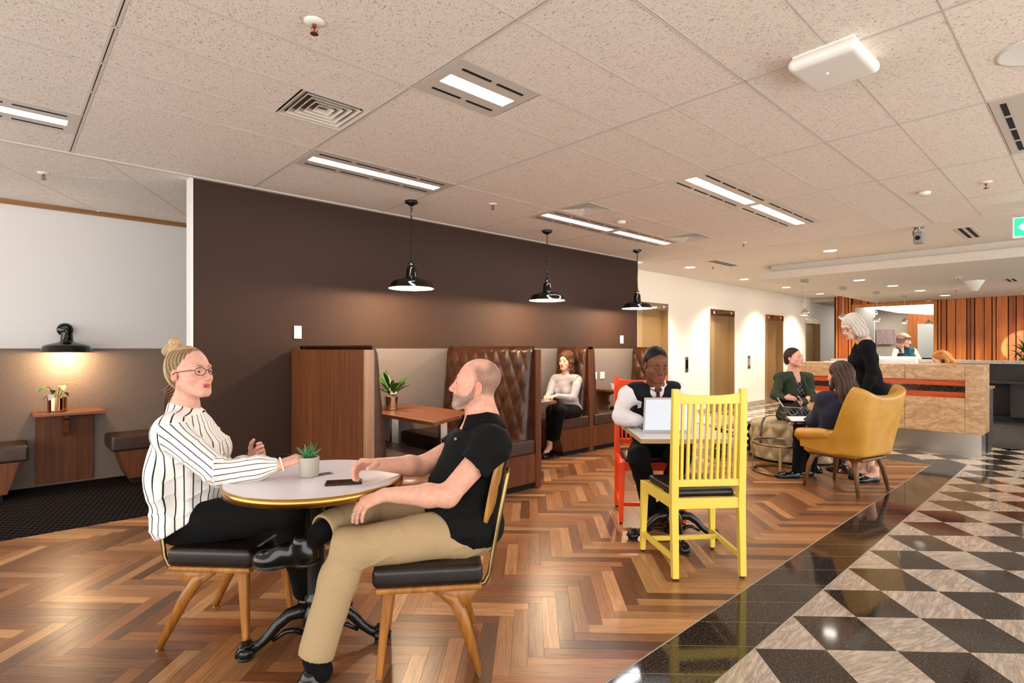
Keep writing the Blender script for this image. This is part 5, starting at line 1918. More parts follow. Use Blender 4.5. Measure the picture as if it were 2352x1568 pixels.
def torso(B, pel, che, nek, sl, sr, wid=1.0, dep=1.0, fem=0.0, inf=0.0, k=.05, belly=0.0, chest=None, upright=None):
    X = nrm(sr-sl); U = nrm(nek-pel); Fw = nrm(np.cross(U, X)); U2 = np.cross(X, Fw)
    ax = (X, Fw, U)
    B.el(pel, V3(.172*wid, .125*dep, .12)+inf, ax, k)
    mid = pel*.5+che*.5
    B.el(mid+Fw*belly*.5, V3(.148*wid, .112*dep+belly*.5, .13)+inf, ax, k)
    B.el(che, V3(.158*wid, .118*dep, .155)+inf, ax, k)
    top = (sl+sr)/2
    B.rc(sl*.86+top*.14, sr*.86+top*.14, .056+inf, .056+inf, k)
    for q in (sl, sr): B.rc(nek+(top-nek)*.25, q, .045+inf*.6, .048+inf, .04)
    if fem:
        for q in (-1, 1): B.el(che+Fw*(.085*dep)+X*(q*.075*wid)-U*.02, V3(.066, .06, .064)*fem+inf, ax, .03)
    return X, Fw, U


def leg(B, hip, kn, an, r=(.085, .062, .055, .040), inf=0.0, k=.025, calf=.012):
    B.rc(hip, kn, r[0]+inf, r[1]+inf, k)
    m = kn+(an-kn)*.3
    d = nrm(an-kn)
    B.rc(kn, m, r[1]+inf, r[2]+inf, k); B.rc(m, an, r[2]+inf, r[3]+inf, k)


def shoe(name, parent, heel, toe, mat, up=(0, 0, 1), h=.07, w=.045, res=.005, laces=False, flat=False):
    heel, toe = np.asarray(heel, float), np.asarray(toe, float)
    f = nrm(toe-heel); u = nrm(np.asarray(up, float)-f*(np.asarray(up, float)@f)); x = np.cross(f, u)
    L = np.linalg.norm(toe-heel)
    B = S(); ax = (x, f, u)
    B.el(heel+f*.035+u*.032, (w*.78, .045, .052), ax, .02)
    B.el(heel+f*(L*.42)+u*.032, (w*.82, L*.28, .05), ax, .03)
    B.el(toe-f*.065+u*.022, (w, .07, .035), ax, .03)
    if not flat: B.rc(heel+f*.04+u*.04, heel+f*.05+u*h, .036, .034, .02)
    else: B.el(heel+f*(L*.36)+u*.075, (w*.72, L*.24, .04), ax, .012, 's')
    B.cut(heel, -u, .004)
    V_, F_ = B.mesh(res)
    o = np_mesh(name, V_, F_, mat, parent)
    B = S(); B.el(heel+f*.035, (w*.8, .047, .009), ax, .01); B.el(heel+f*(L*.5), (w*.72, L*.3, .006), ax, .02); B.el(toe-f*.065, (w*1.03, .072, .008), ax, .02)
    V_, F_ = B.mesh(res); np_mesh('sole', V_, F_, plain('shoe_sole', '#0d0b0a', .5), o)
    if laces:
        b = MB()
        for i in range(4):
            c = heel+f*(L*(.36+.07*i))+u*(.068-.007*i)
            b.sweep([c-x*.02-u*.004, c+u*.003, c+x*.02-u*.004], .0025, 6)
        b.obj('laces', plain('black_lace', '#0a0a0a', .8), o, world=True)
    return o


def wrinkle(P, f, amp, seed=0.0, dirv=(1, .4, .8)):
    d = nrm(V3(*dirv)); e = nrm(np.cross(d, V3(.3, 1, .2)))
    a = P@d*f; b = P@e*f*.45
    return amp*(np.sin(a+1.7*np.sin(b*1.3+seed)+seed)+.5*np.sin(a*2.1+2.3*np.sin(b*.9+seed*2)+seed*3))


def crease(P, f, amp, seed=0.0, dirv=(1, .4, .8)):
    """narrow raised folds"""
    d = nrm(V3(*dirv)); e = nrm(np.cross(d, V3(.3, 1, .2)))
    a = P@d*f+1.5*np.sin(P@e*f*.5+seed)+.8*np.sin(P@e*f*1.3+seed*2)
    return -amp*(1-np.abs(np.sin(a)))**2.5*(.5+.5*np.sin(P@e*f*.37+seed*3))


def strands(h, amp=.0025, f=90, seed=0.0, bun=None):
    """hair relief: thin ridges falling from the parting"""
    def fn(P):
        L = h.loc(P)
        ang = np.arctan2(L[:, 0], -(L[:, 1]-.02))*.09+L[:, 1]*.25
        w = 2*np.sin(L[:, 2]*13+seed)+1.3*np.sin(L[:, 2]*31)
        return amp*(np.sin(ang*f*3.1+seed+w)*.5+np.sin(ang*f*8.3+seed*2+w*1.4)*.35+np.sin(ang*f*17.7+w*2)*.3)
    return fn


def hair_cols(h, P, c1, c2, f=60, seed=0.0, mixz=None):
    L = h.loc(P)
    ang = np.arctan2(L[:, 0], -(L[:, 1]-.02))*.09+L[:, 1]*.25
    w = 2*np.sin(L[:, 2]*13+seed)+1.3*np.sin(L[:, 2]*31); t = np.clip(.45+.3*np.sin(ang*f*4.3+w)+.25*np.sin(ang*f*11.7+w*1.4)+.2*np.sin(ang*f*27+w*2), 0, 1)
    if mixz is not None: t = np.clip(t*.5+np.clip((mixz[0]-L[:, 2])/mixz[1], 0, 1)*.6, 0, 1)
    return np.asarray(c1)*(1-t[:, None])+np.asarray(c2)*t[:, None]


def lin(c): return np.array(rgb(c)[:3])


def person(label, base):
    return thing('person', label, 'person', tuple(base))


M_skin = m_vcol('skin', .5, .1, .08, 600, .3, mott=.12)
M_hair = m_vcol('hair', .58, 0, .0, spec=.22)
M_blk = m_fabric('black_cotton', '#050505', '#0a0a0b', 500, .85, .15)
M_blkt = m_fabric('black_trousers', '#040404', '#080809', 400, .9, .1)
M_shoe = plain('black_shoe_leather', '#070707', .2, 0, .5)


def build(B, res, name, mat, parent, cols=None, vec=None):
    V_, F_ = B.mesh(res)
    if callable(cols): cols = cols(V_)
    if callable(vec): vec = vec(V_)
    return np_mesh(name, V_, F_, mat, parent, cols, vec)


# stripes print: a coordinate stored on the cloth drives the thin dark lines
def m_stripes():
    m, nt, bs = new_mat('striped_blouse_cloth')
    a = nt.nodes.new('ShaderNodeAttribute'); a.attribute_name = 'gv'
    sp = nt.nodes.new('ShaderNodeSeparateXYZ'); nt.links.new(a.outputs['Vector'], sp.inputs[0])
    fx = math_n(nt, 'FRACT', sp.outputs['X'])
    ln = math_n(nt, 'LESS_THAN', math_n(nt, 'ABSOLUTE', math_n(nt, 'SUBTRACT', fx, .5)), .075)
    fy = math_n(nt, 'LESS_THAN', math_n(nt, 'ABSOLUTE', math_n(nt, 'SUBTRACT', math_n(nt, 'FRACT', math_n(nt, 'ADD', sp.outputs['Y'], .5)), .5)), .01)
    ln = math_n(nt, 'MULTIPLY', ln, fy)
    nt.links.new(mixc(nt, ln, '#e6e3df', '#17161c'), bs.inputs['Base Color'])
    bs.inputs['Roughness'].default_value = .85
    bump(nt, bs, noise(nt, tcoord(nt), 500, 2), .15, .003)
    return m


# ================================================================== woman in the striped blouse
def striped_woman():
    t = person('woman with blonde bun and glasses in white striped blouse', (.80, 2.816, 0))
    skin, lip = lin('#d6a592'), lin('#b8665f')
    f = cdir(.95, -.32, .12)
    h = Head(A(437, 857, 2.58), f, s=1.0)
    nek = A(424, 938, 2.60); che = A(432, 1030, 2.60); pel = A(432, 1178, 2.60)
    sr = A(392, 992, 2.44); sl = A(452, 985, 2.76)
    er = A(508, 1088, 2.36); wr = A(640, 1068, 2.41)
    elb = A(520, 1095, 2.82); wl = A(578, 1054, 2.74)
    B = S()
    h.build(B, True, .006)
    B.rc(h.w(0, -.024, -.055), nek, .047, .05, .03); B.rc(nek, nek+(che-nek)*.6, .052, .07, .06)
    for a_, b_, c_ in ((sr, er, wr), (sl, elb, wl)):
        B.rc(nek+(che-nek)*.5, a_, .07, .048, .05); arm(B, a_, b_, c_, (.047, .038, .034, .0235))
    hd = nrm(A(700, 1046, 2.47)-wr)
    hand(B, wr, hd, V3(0, 0, 1)+cdir(0, -1)*.35, cdir(0, 1), ((38, 40, 25), (30, 40, 25), (26, 35, 20), (20, 30, 20)), .93, .6, (.75, .5, -.3), .0082)
    hand(B, wl, nrm(A(606, 1030, 2.72)-wl), cdir(.25, 1, .1), V3(0, 0, 1), ((30, 35, 20), (40, 40, 25), (45, 45, 30), (50, 45, 30)), .9, .4, (.7, .6, -.3), .0082)
    build(B, .0024, 'body', M_skin, t, lambda P: h.colours(P, skin, lip, blush=.35))
    h.eyes(t, (.06, .09, .10), rgb('#7d5a42')[:3], (.0, 1, 0), .0022)
    h.glasses(t, '#3a1020', (.026, .018))
    # blouse
    B = S()
    X, Fw, U = torso(B, pel+V3(0, 0, .01), che, nek-V3(0, 0, .012), sl, sr, 1.06, .97, 1.1, .022, .05, .03)
    B.rc(nek-Fw*.01, nek-V3(0, 0, .05), .066, .09, .03)
    B.el(pel+V3(0, 0, -.02)+Fw*.02, (.185, .145, .13), (X, Fw, U), .05)
    B.el(pel*.3+che*.7-Fw*.085, (.205, .07, .15), (X, Fw, U), .04)
    B.el((pel+che)/2-Fw*.05, (.214, .07, .15), (X, Fw, U), .04)
    for a_, b_, c_ in ((sr, er, wr), (sl, elb, wl)):
        cuff = c_+(b_-c_)*.12
        B.rc(a_, b_, .066, .058, .03); B.rc(b_, b_+(cuff-b_)*.75, .058, .052, .025); B.rc(b_+(cuff-b_)*.75, cuff, .05, .034, .015)
    B.el(nek+V3(0, 0, .062)+Fw*.04, (.085, .108, .063), (X, Fw, U), .008, 's')
    B.disp = lambda P: wrinkle(P, 20, .0025, .5, (.4, -.4, 1))+crease(P, 36, .007, 1.5, (.5, .1, .9))+.004*np.sin(np.arctan2((P-pel)@X, (P-pel)@Fw)*14)*np.clip((che[2]-P[:, 2])/.2, 0, 1)
    B.cut(pel+V3(0, 0, -.035)-Fw*.0, nrm(-U+Fw*.55), .01)
    B.cut(A(368, 1176, 2.6), cdir(-.95, 0, -.32), .05)

    def su(P):
        q = P-pel
        ang = np.arctan2(q@X, q@Fw)
        s1 = ang*.17/.030
        y = np.linalg.norm(np.cross(P-sr, nrm(er-sr)), axis=1)
        out = s1.copy(); rid = np.zeros(len(P))
        for a_, b_, c_ in ((sr, er, wr), (sl, elb, wl)):
            for p0, p1 in ((a_, b_), (b_, c_)):
                dv = nrm(p1-p0); tt = (P-p0)@dv; ln = np.linalg.norm(p1-p0)
                rr = np.linalg.norm(P-p0-tt[:, None]*dv, axis=1)
                u1 = nrm(np.cross(dv, V3(0, 0, 1))); u2 = np.cross(dv, u1)
                an = np.arctan2((P-p0)@u1, (P-p0)@u2)
                m = (tt > -.015) & (tt < ln+.03) & (rr < .075)
                # only where the sleeve clearly leaves the trunk
                trunk = np.abs(q@X) < .155
                m &= ~(trunk & (p0 is a_) & (tt < .05))
                out[m] = (an*.062/.026+.5)[m]; rid[m] = (2 if p0 is a_ else 4)+(8 if a_ is sl else 0)
        yoke = (P-che)@U > .165
        yk = yoke & (np.abs(q@X) < .2)
        out[yk] = ((q@Fw)/.034)[yk]; rid[yk] = 16
        rid[(rid == 0) & (ang < 0)] = 0
        return np.stack([out, rid, out*0], 1)
    build(B, .0036, 'blouse', m_stripes(), t, vec=su)
    # trousers
    B = S()
    hr, hl = A(450, 1200, 2.52), A(452, 1195, 2.70)
    kr, kl = A(665, 1172, 2.47), A(652, 1078, 2.80)
    ar, al = A(700, 1352, 2.76), A(742, 1168, 2.88)
    B.el(pel-V3(0, 0, .02), (.17, .14, .12), (X, Fw, U), .05)
    leg(B, hr, kr, ar, (.095, .072, .062, .05), .006); leg(B, hl, kl, al, (.092, .07, .06, .046), .006)
    B.disp = lambda P: wrinkle(P, 45, .002)
    build(B, .006, 'trousers', M_blkt, t)
    shoe('shoe', t, A(688, 1404, 2.76), A(808, 1396, 2.80), M_shoe, h=.09)
    shoe('shoe', t, A(742, 1176, 2.90), A(812, 1196, 2.92), plain('grey_boot_leather', '#24242a', .18, 0, .5), h=.08)
    # hair: swept up to a bun
    B = S()
    h.el(B, (0, -.024, .046), (.079, .097, .086), .012)
    h.el(B, (0, -.055, .0), (.066, .062, .07), .03)
    h.el(B, (0, .118, .005), (.07, .075, .085), .012, 's')
    for q in (-1, 1): h.el(B, (q*.09, .03, -.045), (.04, .055, .062), .012, 's')
    h.el(B, (0, -.082, .122), (.04, .042, .035), .012)
    h.el(B, (.015, -.062, .15), (.028, .03, .024), .006); h.el(B, (-.02, -.095, .145), (.026, .027, .025), .006); h.el(B, (.012, -.115, .118), (.026, .022, .026), .006); h.el(B, (.028, -.085, .125), (.02, .026, .024), .005)
    B.disp = strands(h, .0014, 60)
    build(B, .003, 'hair', M_hair, t, lambda P: np.where(((h.loc(P)[:, 2] > .112) | (h.loc(P)[:, 1] < -.06))[:, None], hair_cols(h, P, lin('#8d6f4c'), lin('#cdb389'), 60), hair_cols(h, P, lin('#4a3726'), lin('#a88a62'), 60)))
    b = MB()
    q = random.Random(2)
    for k in range(16):
        a = q.random()*2*PI; p0 = h.w(.02*math.cos(a), -.08+.02*math.sin(a), .165)
        b.sweep([p0, p0+V3(.01*math.cos(a), .01*math.sin(a), .012), p0+V3(.026*math.cos(a), .026*math.sin(a), .018+.012*q.random())], [.0011, .0009, .0004], 5)
    for k in range(6):
        p0 = h.w(.03-.012*k, -.09, -.03-.01*k); b.sweep([p0, p0-f*.02-V3(0, 0, .02), p0-f*(.05+.01*k)-V3(0, 0, .035)], [.0011, .0009, .0004], 5)
    b.obj('loose_strands', plain('blonde_strand', '#b99b70', .5), t, world=True)
    # earrings, bracelet
    MB().ball(tuple(h.w(.083, .002, -.036)), .0028, 8, 6).ball(tuple(h.w(.083, -.006, -.031)), .0026, 8, 6).obj('earring', plain('pink_gem', '#9a3f7a', .1), t, world=True)
    b = MB(); dv = nrm(hd+wr-er); u1 = nrm(np.cross(dv, V3(0, 0, 1))); u2 = np.cross(dv, u1)
    for k in range(22):
        a = 2*PI*k/22; b.ball(tuple(wr+dv*.012+(u1*math.cos(a)+u2*math.sin(a))*.0285), .0042, 8, 6)
    b.obj('bead_bracelet', plain('pearl', '#efe6da', .25), t, smooth=True, world=True)


# ================================================================== bald man in black polo
def polo_man():
    t = person('bald bearded man in black polo shirt and khaki trousers', (1.383, 2.01, 0))
    skin, lip = lin('#d3a08a'), lin('#b4736a')
    f = cdir(-1, -.06, .14)
    h = Head(A(1093, 884, 2.45), f, s=.95)
    nek = A(1108, 972, 2.46); che = A(1086, 1064, 2.45); pel = A(1068, 1200, 2.43)
    sl = A(1130, 1022, 2.27); sr = A(1076, 1012, 2.63)
    el_ = A(1028, 1138, 2.17); wl = A(884, 1136, 2.20)
    er = A(968, 1070, 2.56); wr = A(872, 1066, 2.42)
    B = S()
    h.build(B, False, .0025)
    for q in (-1, 1): h.rc(B, (q*.054, .004, -.04), (q*.024, .066, -.092), .0215, .019, .02)
    h.rc(B, (-.012, .0745, -.103), (.012, .0745, -.103), .0195, .0195, .02); h.rc(B, (-.015, .0865, -.055), (.015, .0865, -.055), .0085, .0085, .008)
    B.rc(h.w(0, -.03, -.05), nek, .058, .066, .03); B.rc(nek, nek+(che-nek)*.6, .07, .09, .06)
    for a_, b_, c_ in ((sr, er, wr), (sl, el_, wl)):
        B.rc(nek+(che-nek)*.5, a_, .08, .055, .05); arm(B, a_, b_, c_, (.054, .044, .041, .0275))
    hand(B, wl, nrm(A(826, 1158, 2.17)-wl), V3(0, 0, 1)+cdir(-.45, -.5), cdir(.3, 1, 0), ((42, 12, 8), (46, 12, 8), (48, 14, 8), (50, 14, 10)), 1.0, .25, (.8, .45, -.35), .0095)
    hand(B, wr, nrm(A(822, 1066, 2.375)-wr), V3(0, 0, 1)+cdir(-.2, .25), cdir(.1, -1), ((42, 30, 15), (48, 35, 20), (52, 40, 20), (55, 40, 20)), 1.0, .8, (.45, .55, -.75), .0095, 10)
    build(B, .0024, 'body', M_skin, t, lambda P: h.colours(P, skin, lip, (lin('#4a3b33'), .85), (lin('#5d4d43'), .8), .4))
    h.eyes(t, (.05, .035, .025), rgb('#3a2a20')[:3], (.0, 1, 0), .004)
    # polo
    B = S()
    X, Fw, U = torso(B, pel+V3(0, 0, .03), che, nek-V3(0, 0, .03), sl, sr, 1.02, 1.05, 0, .02, .05, .045)
    B.el(pel+U*.01, (.202, .17, .105), (X, Fw, U), .04)
    for a_, b_ in ((sr, er), (sl, el_)):
        B.rc(a_, a_+(b_-a_)*.62, .07, .064, .035)
        dv = nrm(b_-a_)
    B.disp = lambda P: wrinkle(P, 20, .002, 1.2, (.6, -.3, 1))+crease(P, 30, .006, .3, (.7, -.5, .9))+crease(P, 45, .003, 2.2, (-.3, .4, 1))
    for a_, b_ in ((sr, er), (sl, el_)):
        dv = nrm(b_-a_); e0 = a_+dv*np.linalg.norm(b_-a_)*.66
        B.rc(e0, e0+dv*.12, .085, .085, .004, 's')
    B.cut(pel-U*.06, -U+Fw*.3, .008)
    build(B, .005, 'polo_shirt', M_blk, t)
    # collar
    b = MB(); ring = []
    for k in range(25):
        a = 2*PI*k/24*.86+.44
        d_ = X*math.sin(a)+Fw*math.cos(a)
        ring.append((nek+V3(0, 0, .03)+d_*(.073+.01*max(0, math.cos(a)))-U*(.03*max(0, math.cos(a))), nek+V3(0, 0, -.004)+d_*.108-U*(.045*max(0, math.cos(a)))))
    for i, (a_, c_) in enumerate(ring): b.v += [tuple(a_+V3(0, 0, .02)), tuple(c_)]
    for i in range(len(ring)-1): b.f.append((2*i, 2*i+1, 2*i+3, 2*i+2))
    b.obj('collar', M_blk, t, smooth=True, world=True, solid=.006)
    # khaki trousers
    M_kh = m_fabric('khaki_twill', '#a08866', '#a9916f', 700, .85, .06)
    hl, hr = A(1050, 1222, 2.34), A(1060, 1222, 2.53)
    kl, kr = A(800, 1258, 2.20), A(866, 1158, 2.52)
    al, ar = A(730, 1492, 2.11), A(752, 1214, 2.27)
    B = S()
    B.el(pel-V3(0, 0, .015), (.18, .145, .12), (X, Fw, U), .05)
    leg(B, hl, kl, al, (.096, .072, .068, .062), .006, .03)
    leg(B, hr, kr, ar, (.100, .072, .064, .058), .006, .03)
    for an, kn in ((al, kl), (ar, kr)):
        dv = nrm(an-kn); B.rc(an-dv*.035, an+dv*.005, .069, .068, .004)
        B.rc(an+dv*.128, an+dv*.2, .12, .12, .003, 's'); B.rc(an, an+dv*.09, .056, .056, .003, 's')
    kmid = (kl+kr)/2
    B.disp = lambda P: wrinkle(P, 20, .002, .7, (1, -.5, .4))+crease(P, 34, .008, .4, (.3, -.2, 1))*np.clip(1.4-np.linalg.norm(P-kl, axis=1)/.2, .15, 1)+crease(P, 42, .008, 1.9, (1, .4, -.5))*np.exp(-((P-hl-V3(0, 0, .03))**2).sum(1)/.03)+crease(P, 48, .005, 1.1, (.1, .2, 1))*np.clip((.32-P[:, 2])/.15, 0, 1)
    build(B, .0048, 'trousers', M_kh, t)
    for nm, an, kn, hd_, td_ in (('sock', al, kl, A(738, 1540, 2.10), 0), ('sock', ar, kr, A(712, 1246, 2.2), 0)):
        B = S(); dv = nrm(an-kn); B.rc(an-dv*.06, an+dv*.03, .046, .042, .02); B.rc(an+dv*.03, hd_, .042, .043, .02); build(B, .006, nm, M_blkt, t)
    shoe('shoe', t, A(748, 1594, 2.105), A(622, 1640, 2.02), M_shoe, h=.085, laces=True, w=.05)
    ut = nrm(kr-ar+V3(0, 0, .4))
    shoe('shoe', t, A(728, 1288, 2.19), A(586, 1292, 2.22), M_shoe, up=cdir(0, -.25, 1), h=.085, laces=True, w=.05)
    B = None
    # wedding ring
    d_ = nrm(A(826, 1158, 2.17)-wl)
    g = A(814, 1178, 2.165)
    MB().torus(tuple(g), .0105, .002, tuple(cdir(-.35, 0, -1)), 18, 6).obj('ring', M_chrome, t, smooth=True, world=True)
    MB().cyl(tuple(A(1047, 1007, 2.36)), tuple(A(1046, 1008, 2.35)), .006, n=12).obj('shirt_button', plain('grey_button', '#7d7a78', .3), t, world=True)


striped_woman()
polo_man()

def basic(label, base, h, nek, che, arms, skin, lip, res=.0055, blush=.3, fem=True, smile=0., mouth=0., legs=None, hands=True, armr=(.045, .037, .033, .023), **kw):
    t = person(label, base)
    B = S()
    h.build(B, fem, mouth, smile, True, kw.get('lid', 0))
    B.rc(h.w(0, -.028, -.055), nek, .048 if fem else .056, .052 if fem else .062, .03)
    B.rc(nek, nek+(che-nek)*.6, .055, .08, .06)
    for a in arms:
        B.rc(nek+(che-nek)*.5, a['s'], .07, .046, .05); arm(B, a['s'], a['e'], a['w'], armr)
        if 'h' in a: hand(B, a['w'], *a['h'], **a.get('hk', {}))
    for l in (legs or []): leg(B, *l, (.07, .05, .045, .032))
    sk, lp = lin(skin), lin(lip)
    build(B, res, 'body', M_skin, t, lambda P: h.colours(P, sk, lp, kw.get('stubble'), None, blush))
    return t


def sleeves(B, arms, r=(.06, .05, .045, .034), end=.0, k=.03):
    for a in arms:
        s, e, w = a['s'], a['e'], a['w']; c = w+(e-w)*end
        m = e+(c-e)*.35
        B.rc(s, e, r[0], r[1], k); B.rc(e, m, r[1], r[2]+.006, k); B.rc(m, c, r[2]+.006, r[3], k)


UP = V3(0, 0, 1)


# ================================================================== man in waistcoat
def waistcoat_man():
    h = Head(A(1507, 838, 4.02), cdir(.12, -.92, -.24), s=1.02)
    nek = A(1505, 888, 4.13); che = A(1500, 950, 4.2); pel = A(1502, 1030, 4.38)
    sr, sl = A(1441, 905, 4.12), A(1560, 902, 4.16)
    arms = [dict(s=sr, e=A(1424, 956, 4.05), w=A(1466, 964, 3.9), h=(cdir(.85, .25, -.02), UP, cdir(.2, 1), (25, 25, 15), 1.0, .3)),
            dict(s=sl, e=A(1586, 960, 4.04), w=A(1556, 964, 3.92), h=(cdir(-.85, .25, -.02), UP, cdir(-.2, 1), (25, 25, 15), 1.0, .3))]
    t = basic('man in white shirt and dark waistcoat working on a laptop', (3.76, 2.47, 0), h, nek, che, arms, '#6f432b', '#7a4438', .0045, .1, False, lid=.006, armr=(.052, .043, .04, .027))
    h.eyes(t, (.02, .012, .008), rgb('#120b08')[:3], (0, .8, -.5), .003)
    B = S(); X, Fw, U = torso(B, pel, che, nek-UP*.02, sl, sr, 1.0, 1.0, 0, .012, .05)
    X = -X if X@cdir(1, 0) < 0 else X
    sleeves(B, arms, (.06, .055, .05, .042), .06)
    B.disp = lambda P: wrinkle(P, 30, .005, .4, (.5, .3, 1))+wrinkle(P, 70, .0015, 1)
    B.rc(nek-UP*.01, nek+UP*.022, .064, .06, .01)
    build(B, .006, 'shirt', plain('white_shirt_cotton', '#dcd9dc', .8, 0, .3, .15, 300), t)
    F2 = cdir(0, -1, 0.1)
    B = S(); torso(B, pel, che, nek-UP*.02, sl+(nek-sl)*.22, sr+(nek-sr)*.22, 1.02, 1.03, 0, .02, .05)
    B.el(nek+F2*.13-UP*.01, (.075, .10, .17), (cdir(1, 0), F2, UP), .006, 's'); B.el(nek+UP*.06, (.09, .1, .09), None, .01, 's')
    for q, s_ in ((-1, sr), (1, sl)): B.rc(s_+cdir(q*.06, 0)-UP*.2, s_+cdir(q*.06, 0)+UP*.15, .055, .055, .01, 's')
    build(B, .006, 'waistcoat', m_fabric('navy_waistcoat', '#0d0f16', '#14161f', 300, .8), t)
    b = MB()
    p = nek+F2*.075-UP*.035
    b.sweep([p+UP*.012, p-UP*.012], [.017, .013], 10); b.sweep([p-UP*.012, p-UP*.09+F2*.02, p-UP*.2+F2*.035], [.013, .024, .03], 10, flat=.35)
    b.obj('tie', plain('burgundy_tie', '#4c1424', .5), t, smooth=True, world=True)
    b = MB()
    for q in (-1, 1):
        c0 = nek+F2*.06+UP*.028
        b.add([tuple(c0+cdir(q, 0)*.012), tuple(c0+cdir(q, 0)*.075-F2*.05+UP*.018), tuple(c0+cdir(q, 0)*.07-F2*.02-UP*.03), tuple(c0+cdir(q, 0)*.03+F2*.03-UP*.055)], [(0, 1, 2, 3)])
    b.obj('collar', plain('white_shirt_cotton', '#dcd9dc', .8), t, world=True, solid=.004)
    hr, hl = A(1470, 1040, 4.32), A(1530, 1040, 4.36)
    kr, kl = A(1468, 1052, 3.98), A(1562, 1050, 3.98); ar, al = A(1494, 1172, 4.16), A(1524, 1172, 4.12)
    B = S(); B.el(pel-UP*.03, (.17, .14, .12), (X, Fw, U), .05)
    leg(B, hr, kr, ar, (.09, .075, .065, .05), .004); leg(B, hl, kl, al, (.09, .075, .065, .05), .004)
    B.disp = lambda P: wrinkle(P, 40, .003)
    build(B, .007, 'trousers', M_blkt, t)
    mb = plain('brown_boot_leather', '#4a2416', .25, 0, .5)
    for an, to in ((ar, cdir(.35, -1)), (al, cdir(.15, -1))):
        hl_ = V3(an[0], an[1], 0)-to*.05; shoe('boot', t, hl_, hl_+to*.28, mb, h=.12, res=.006, laces=True)
    B = S(); h.hair_cap(B, .004, .095); B.disp = lambda P: .0012*np.sin(P[:, 0]*900)*np.sin(P[:, 1]*900)*np.sin(P[:, 2]*900)
    for q in (-1, 1): h.el(B, (q*.08, .0, -.06), (.03, .07, .05), .01, 's')
    build(B, .005, 'hair', M_hair, t, lambda P: np.tile(lin('#120d0b'), (len(P), 1)))


# ================================================================== woman in the booth
def booth_woman():
    f = cdir(-.62, -.78, -.02)
    h = Head(A(1300, 829, 7.0), f, s=.97)
    nek = A(1302, 862, 7.02); che = A(1300, 895, 7.02); pel = A(1312, 940, 7.08)
    sr, sl = A(1272, 872, 7.13), A(1328, 873, 6.88)
    arms = [dict(s=sr, e=A(1262, 906, 6.93), w=A(1258, 909, 6.66), h=(cdir(-.25, -1, -.03), UP, cdir(.7, -.5), (20, 25, 15), .95, .3)),
            dict(s=sl, e=A(1316, 914, 6.74), w=A(1280, 909, 6.55), h=(cdir(-.8, -.6, -.03), UP, cdir(-.4, .9), (20, 25, 15), .95, .3))]
    t = basic('curly haired woman in grey cold shoulder top in the booth', (5.2, 4.72, 0), h, nek, che, arms, '#e2b8a4', '#b5524e', .006, .25, True)
    h.eyes(t, (.05, .035, .02), rgb('#3a2418')[:3], (-.3, 1, -.1), .0025)
    mg_ = m_fabric('grey_knit', '#9b989b', '#b3b0b3', 300, .9)
    B = S(); X, Fw, U = torso(B, pel, che, nek-UP*.0, sl, sr, .9, .9, .85, .006, .04)
    B.rc(nek-UP*.01, nek+UP*.035, .055, .052, .01)
    for q in (sr, sl): B.el(q+UP*.015+nrm(q-nek)*.035, (.055, .055, .06), None, .008, 's')
    for a in arms:
        s0 = a['s']+(a['e']-a['s'])*.3
        B.rc(s0, a['e'], .055, .047, .01); B.rc(a['e'], a['w'], .045, .031, .015)
    B.disp = lambda P: wrinkle(P, 45, .002)
    B.cut(pel-UP*.02, -UP, .006)
    build(B, .006, 'knit_top', mg_, t)
    B = S(); B.el(pel-UP*.02, (.165, .13, .11), (X, Fw, U), .05)
    leg(B, A(1300, 945, 7.05), A(1268, 944, 6.62), A(1266, 1004, 6.78), (.085, .068, .062, .06), .004); leg(B, A(1320, 945, 6.95), A(1285, 942, 6.55), A(1276, 1000, 6.70), (.085, .068, .062, .06), .004)
    build(B, .007, 'trousers', M_blkt, t)
    B = S(); B.rc(A(1264, 1000, 6.77), A(1262, 1027, 6.76), .036, .033, .01); B.rc(A(1262, 1027, 6.76), A(1253, 1040, 6.66), .033, .03, .02); build(B, .006, 'foot', M_skin, t, lambda P: np.tile(lin('#d9a48c'), (len(P), 1)))
    hl_ = A(1266, 1046, 6.78); shoe('court_shoe', t, (hl_[0], hl_[1], 0), np.array((hl_[0], hl_[1], 0))+cdir(-.45, -.9)*.24, M_shoe, flat=True, res=.006)
    B = S(); h.hair_cap(B, .018, .055)
    q = random.Random(4)
    for k in range(40):
        a = q.random()*2*PI*.62+PI*.19+PI*.0; zz = .02-.17*q.random()
        r_ = .085+.025*q.random()
        x, y = r_*math.cos(a)*1.0, -r_*abs(math.sin(a))*.9-.0
        if abs(x) > .06: y += .035
        h.el(B, (x, y, zz), (.024, .024, .026), .012)
    B.disp = lambda P: .0035*np.sin(P[:, 0]*260+3*np.sin(P[:, 2]*110))*np.sin(P[:, 2]*240+2*np.sin(P[:, 1]*150))
    build(B, .0045, 'hair', M_hair, t, lambda P: hair_cols(h, P, lin('#2a170d'), lin('#6b4427'), 60))


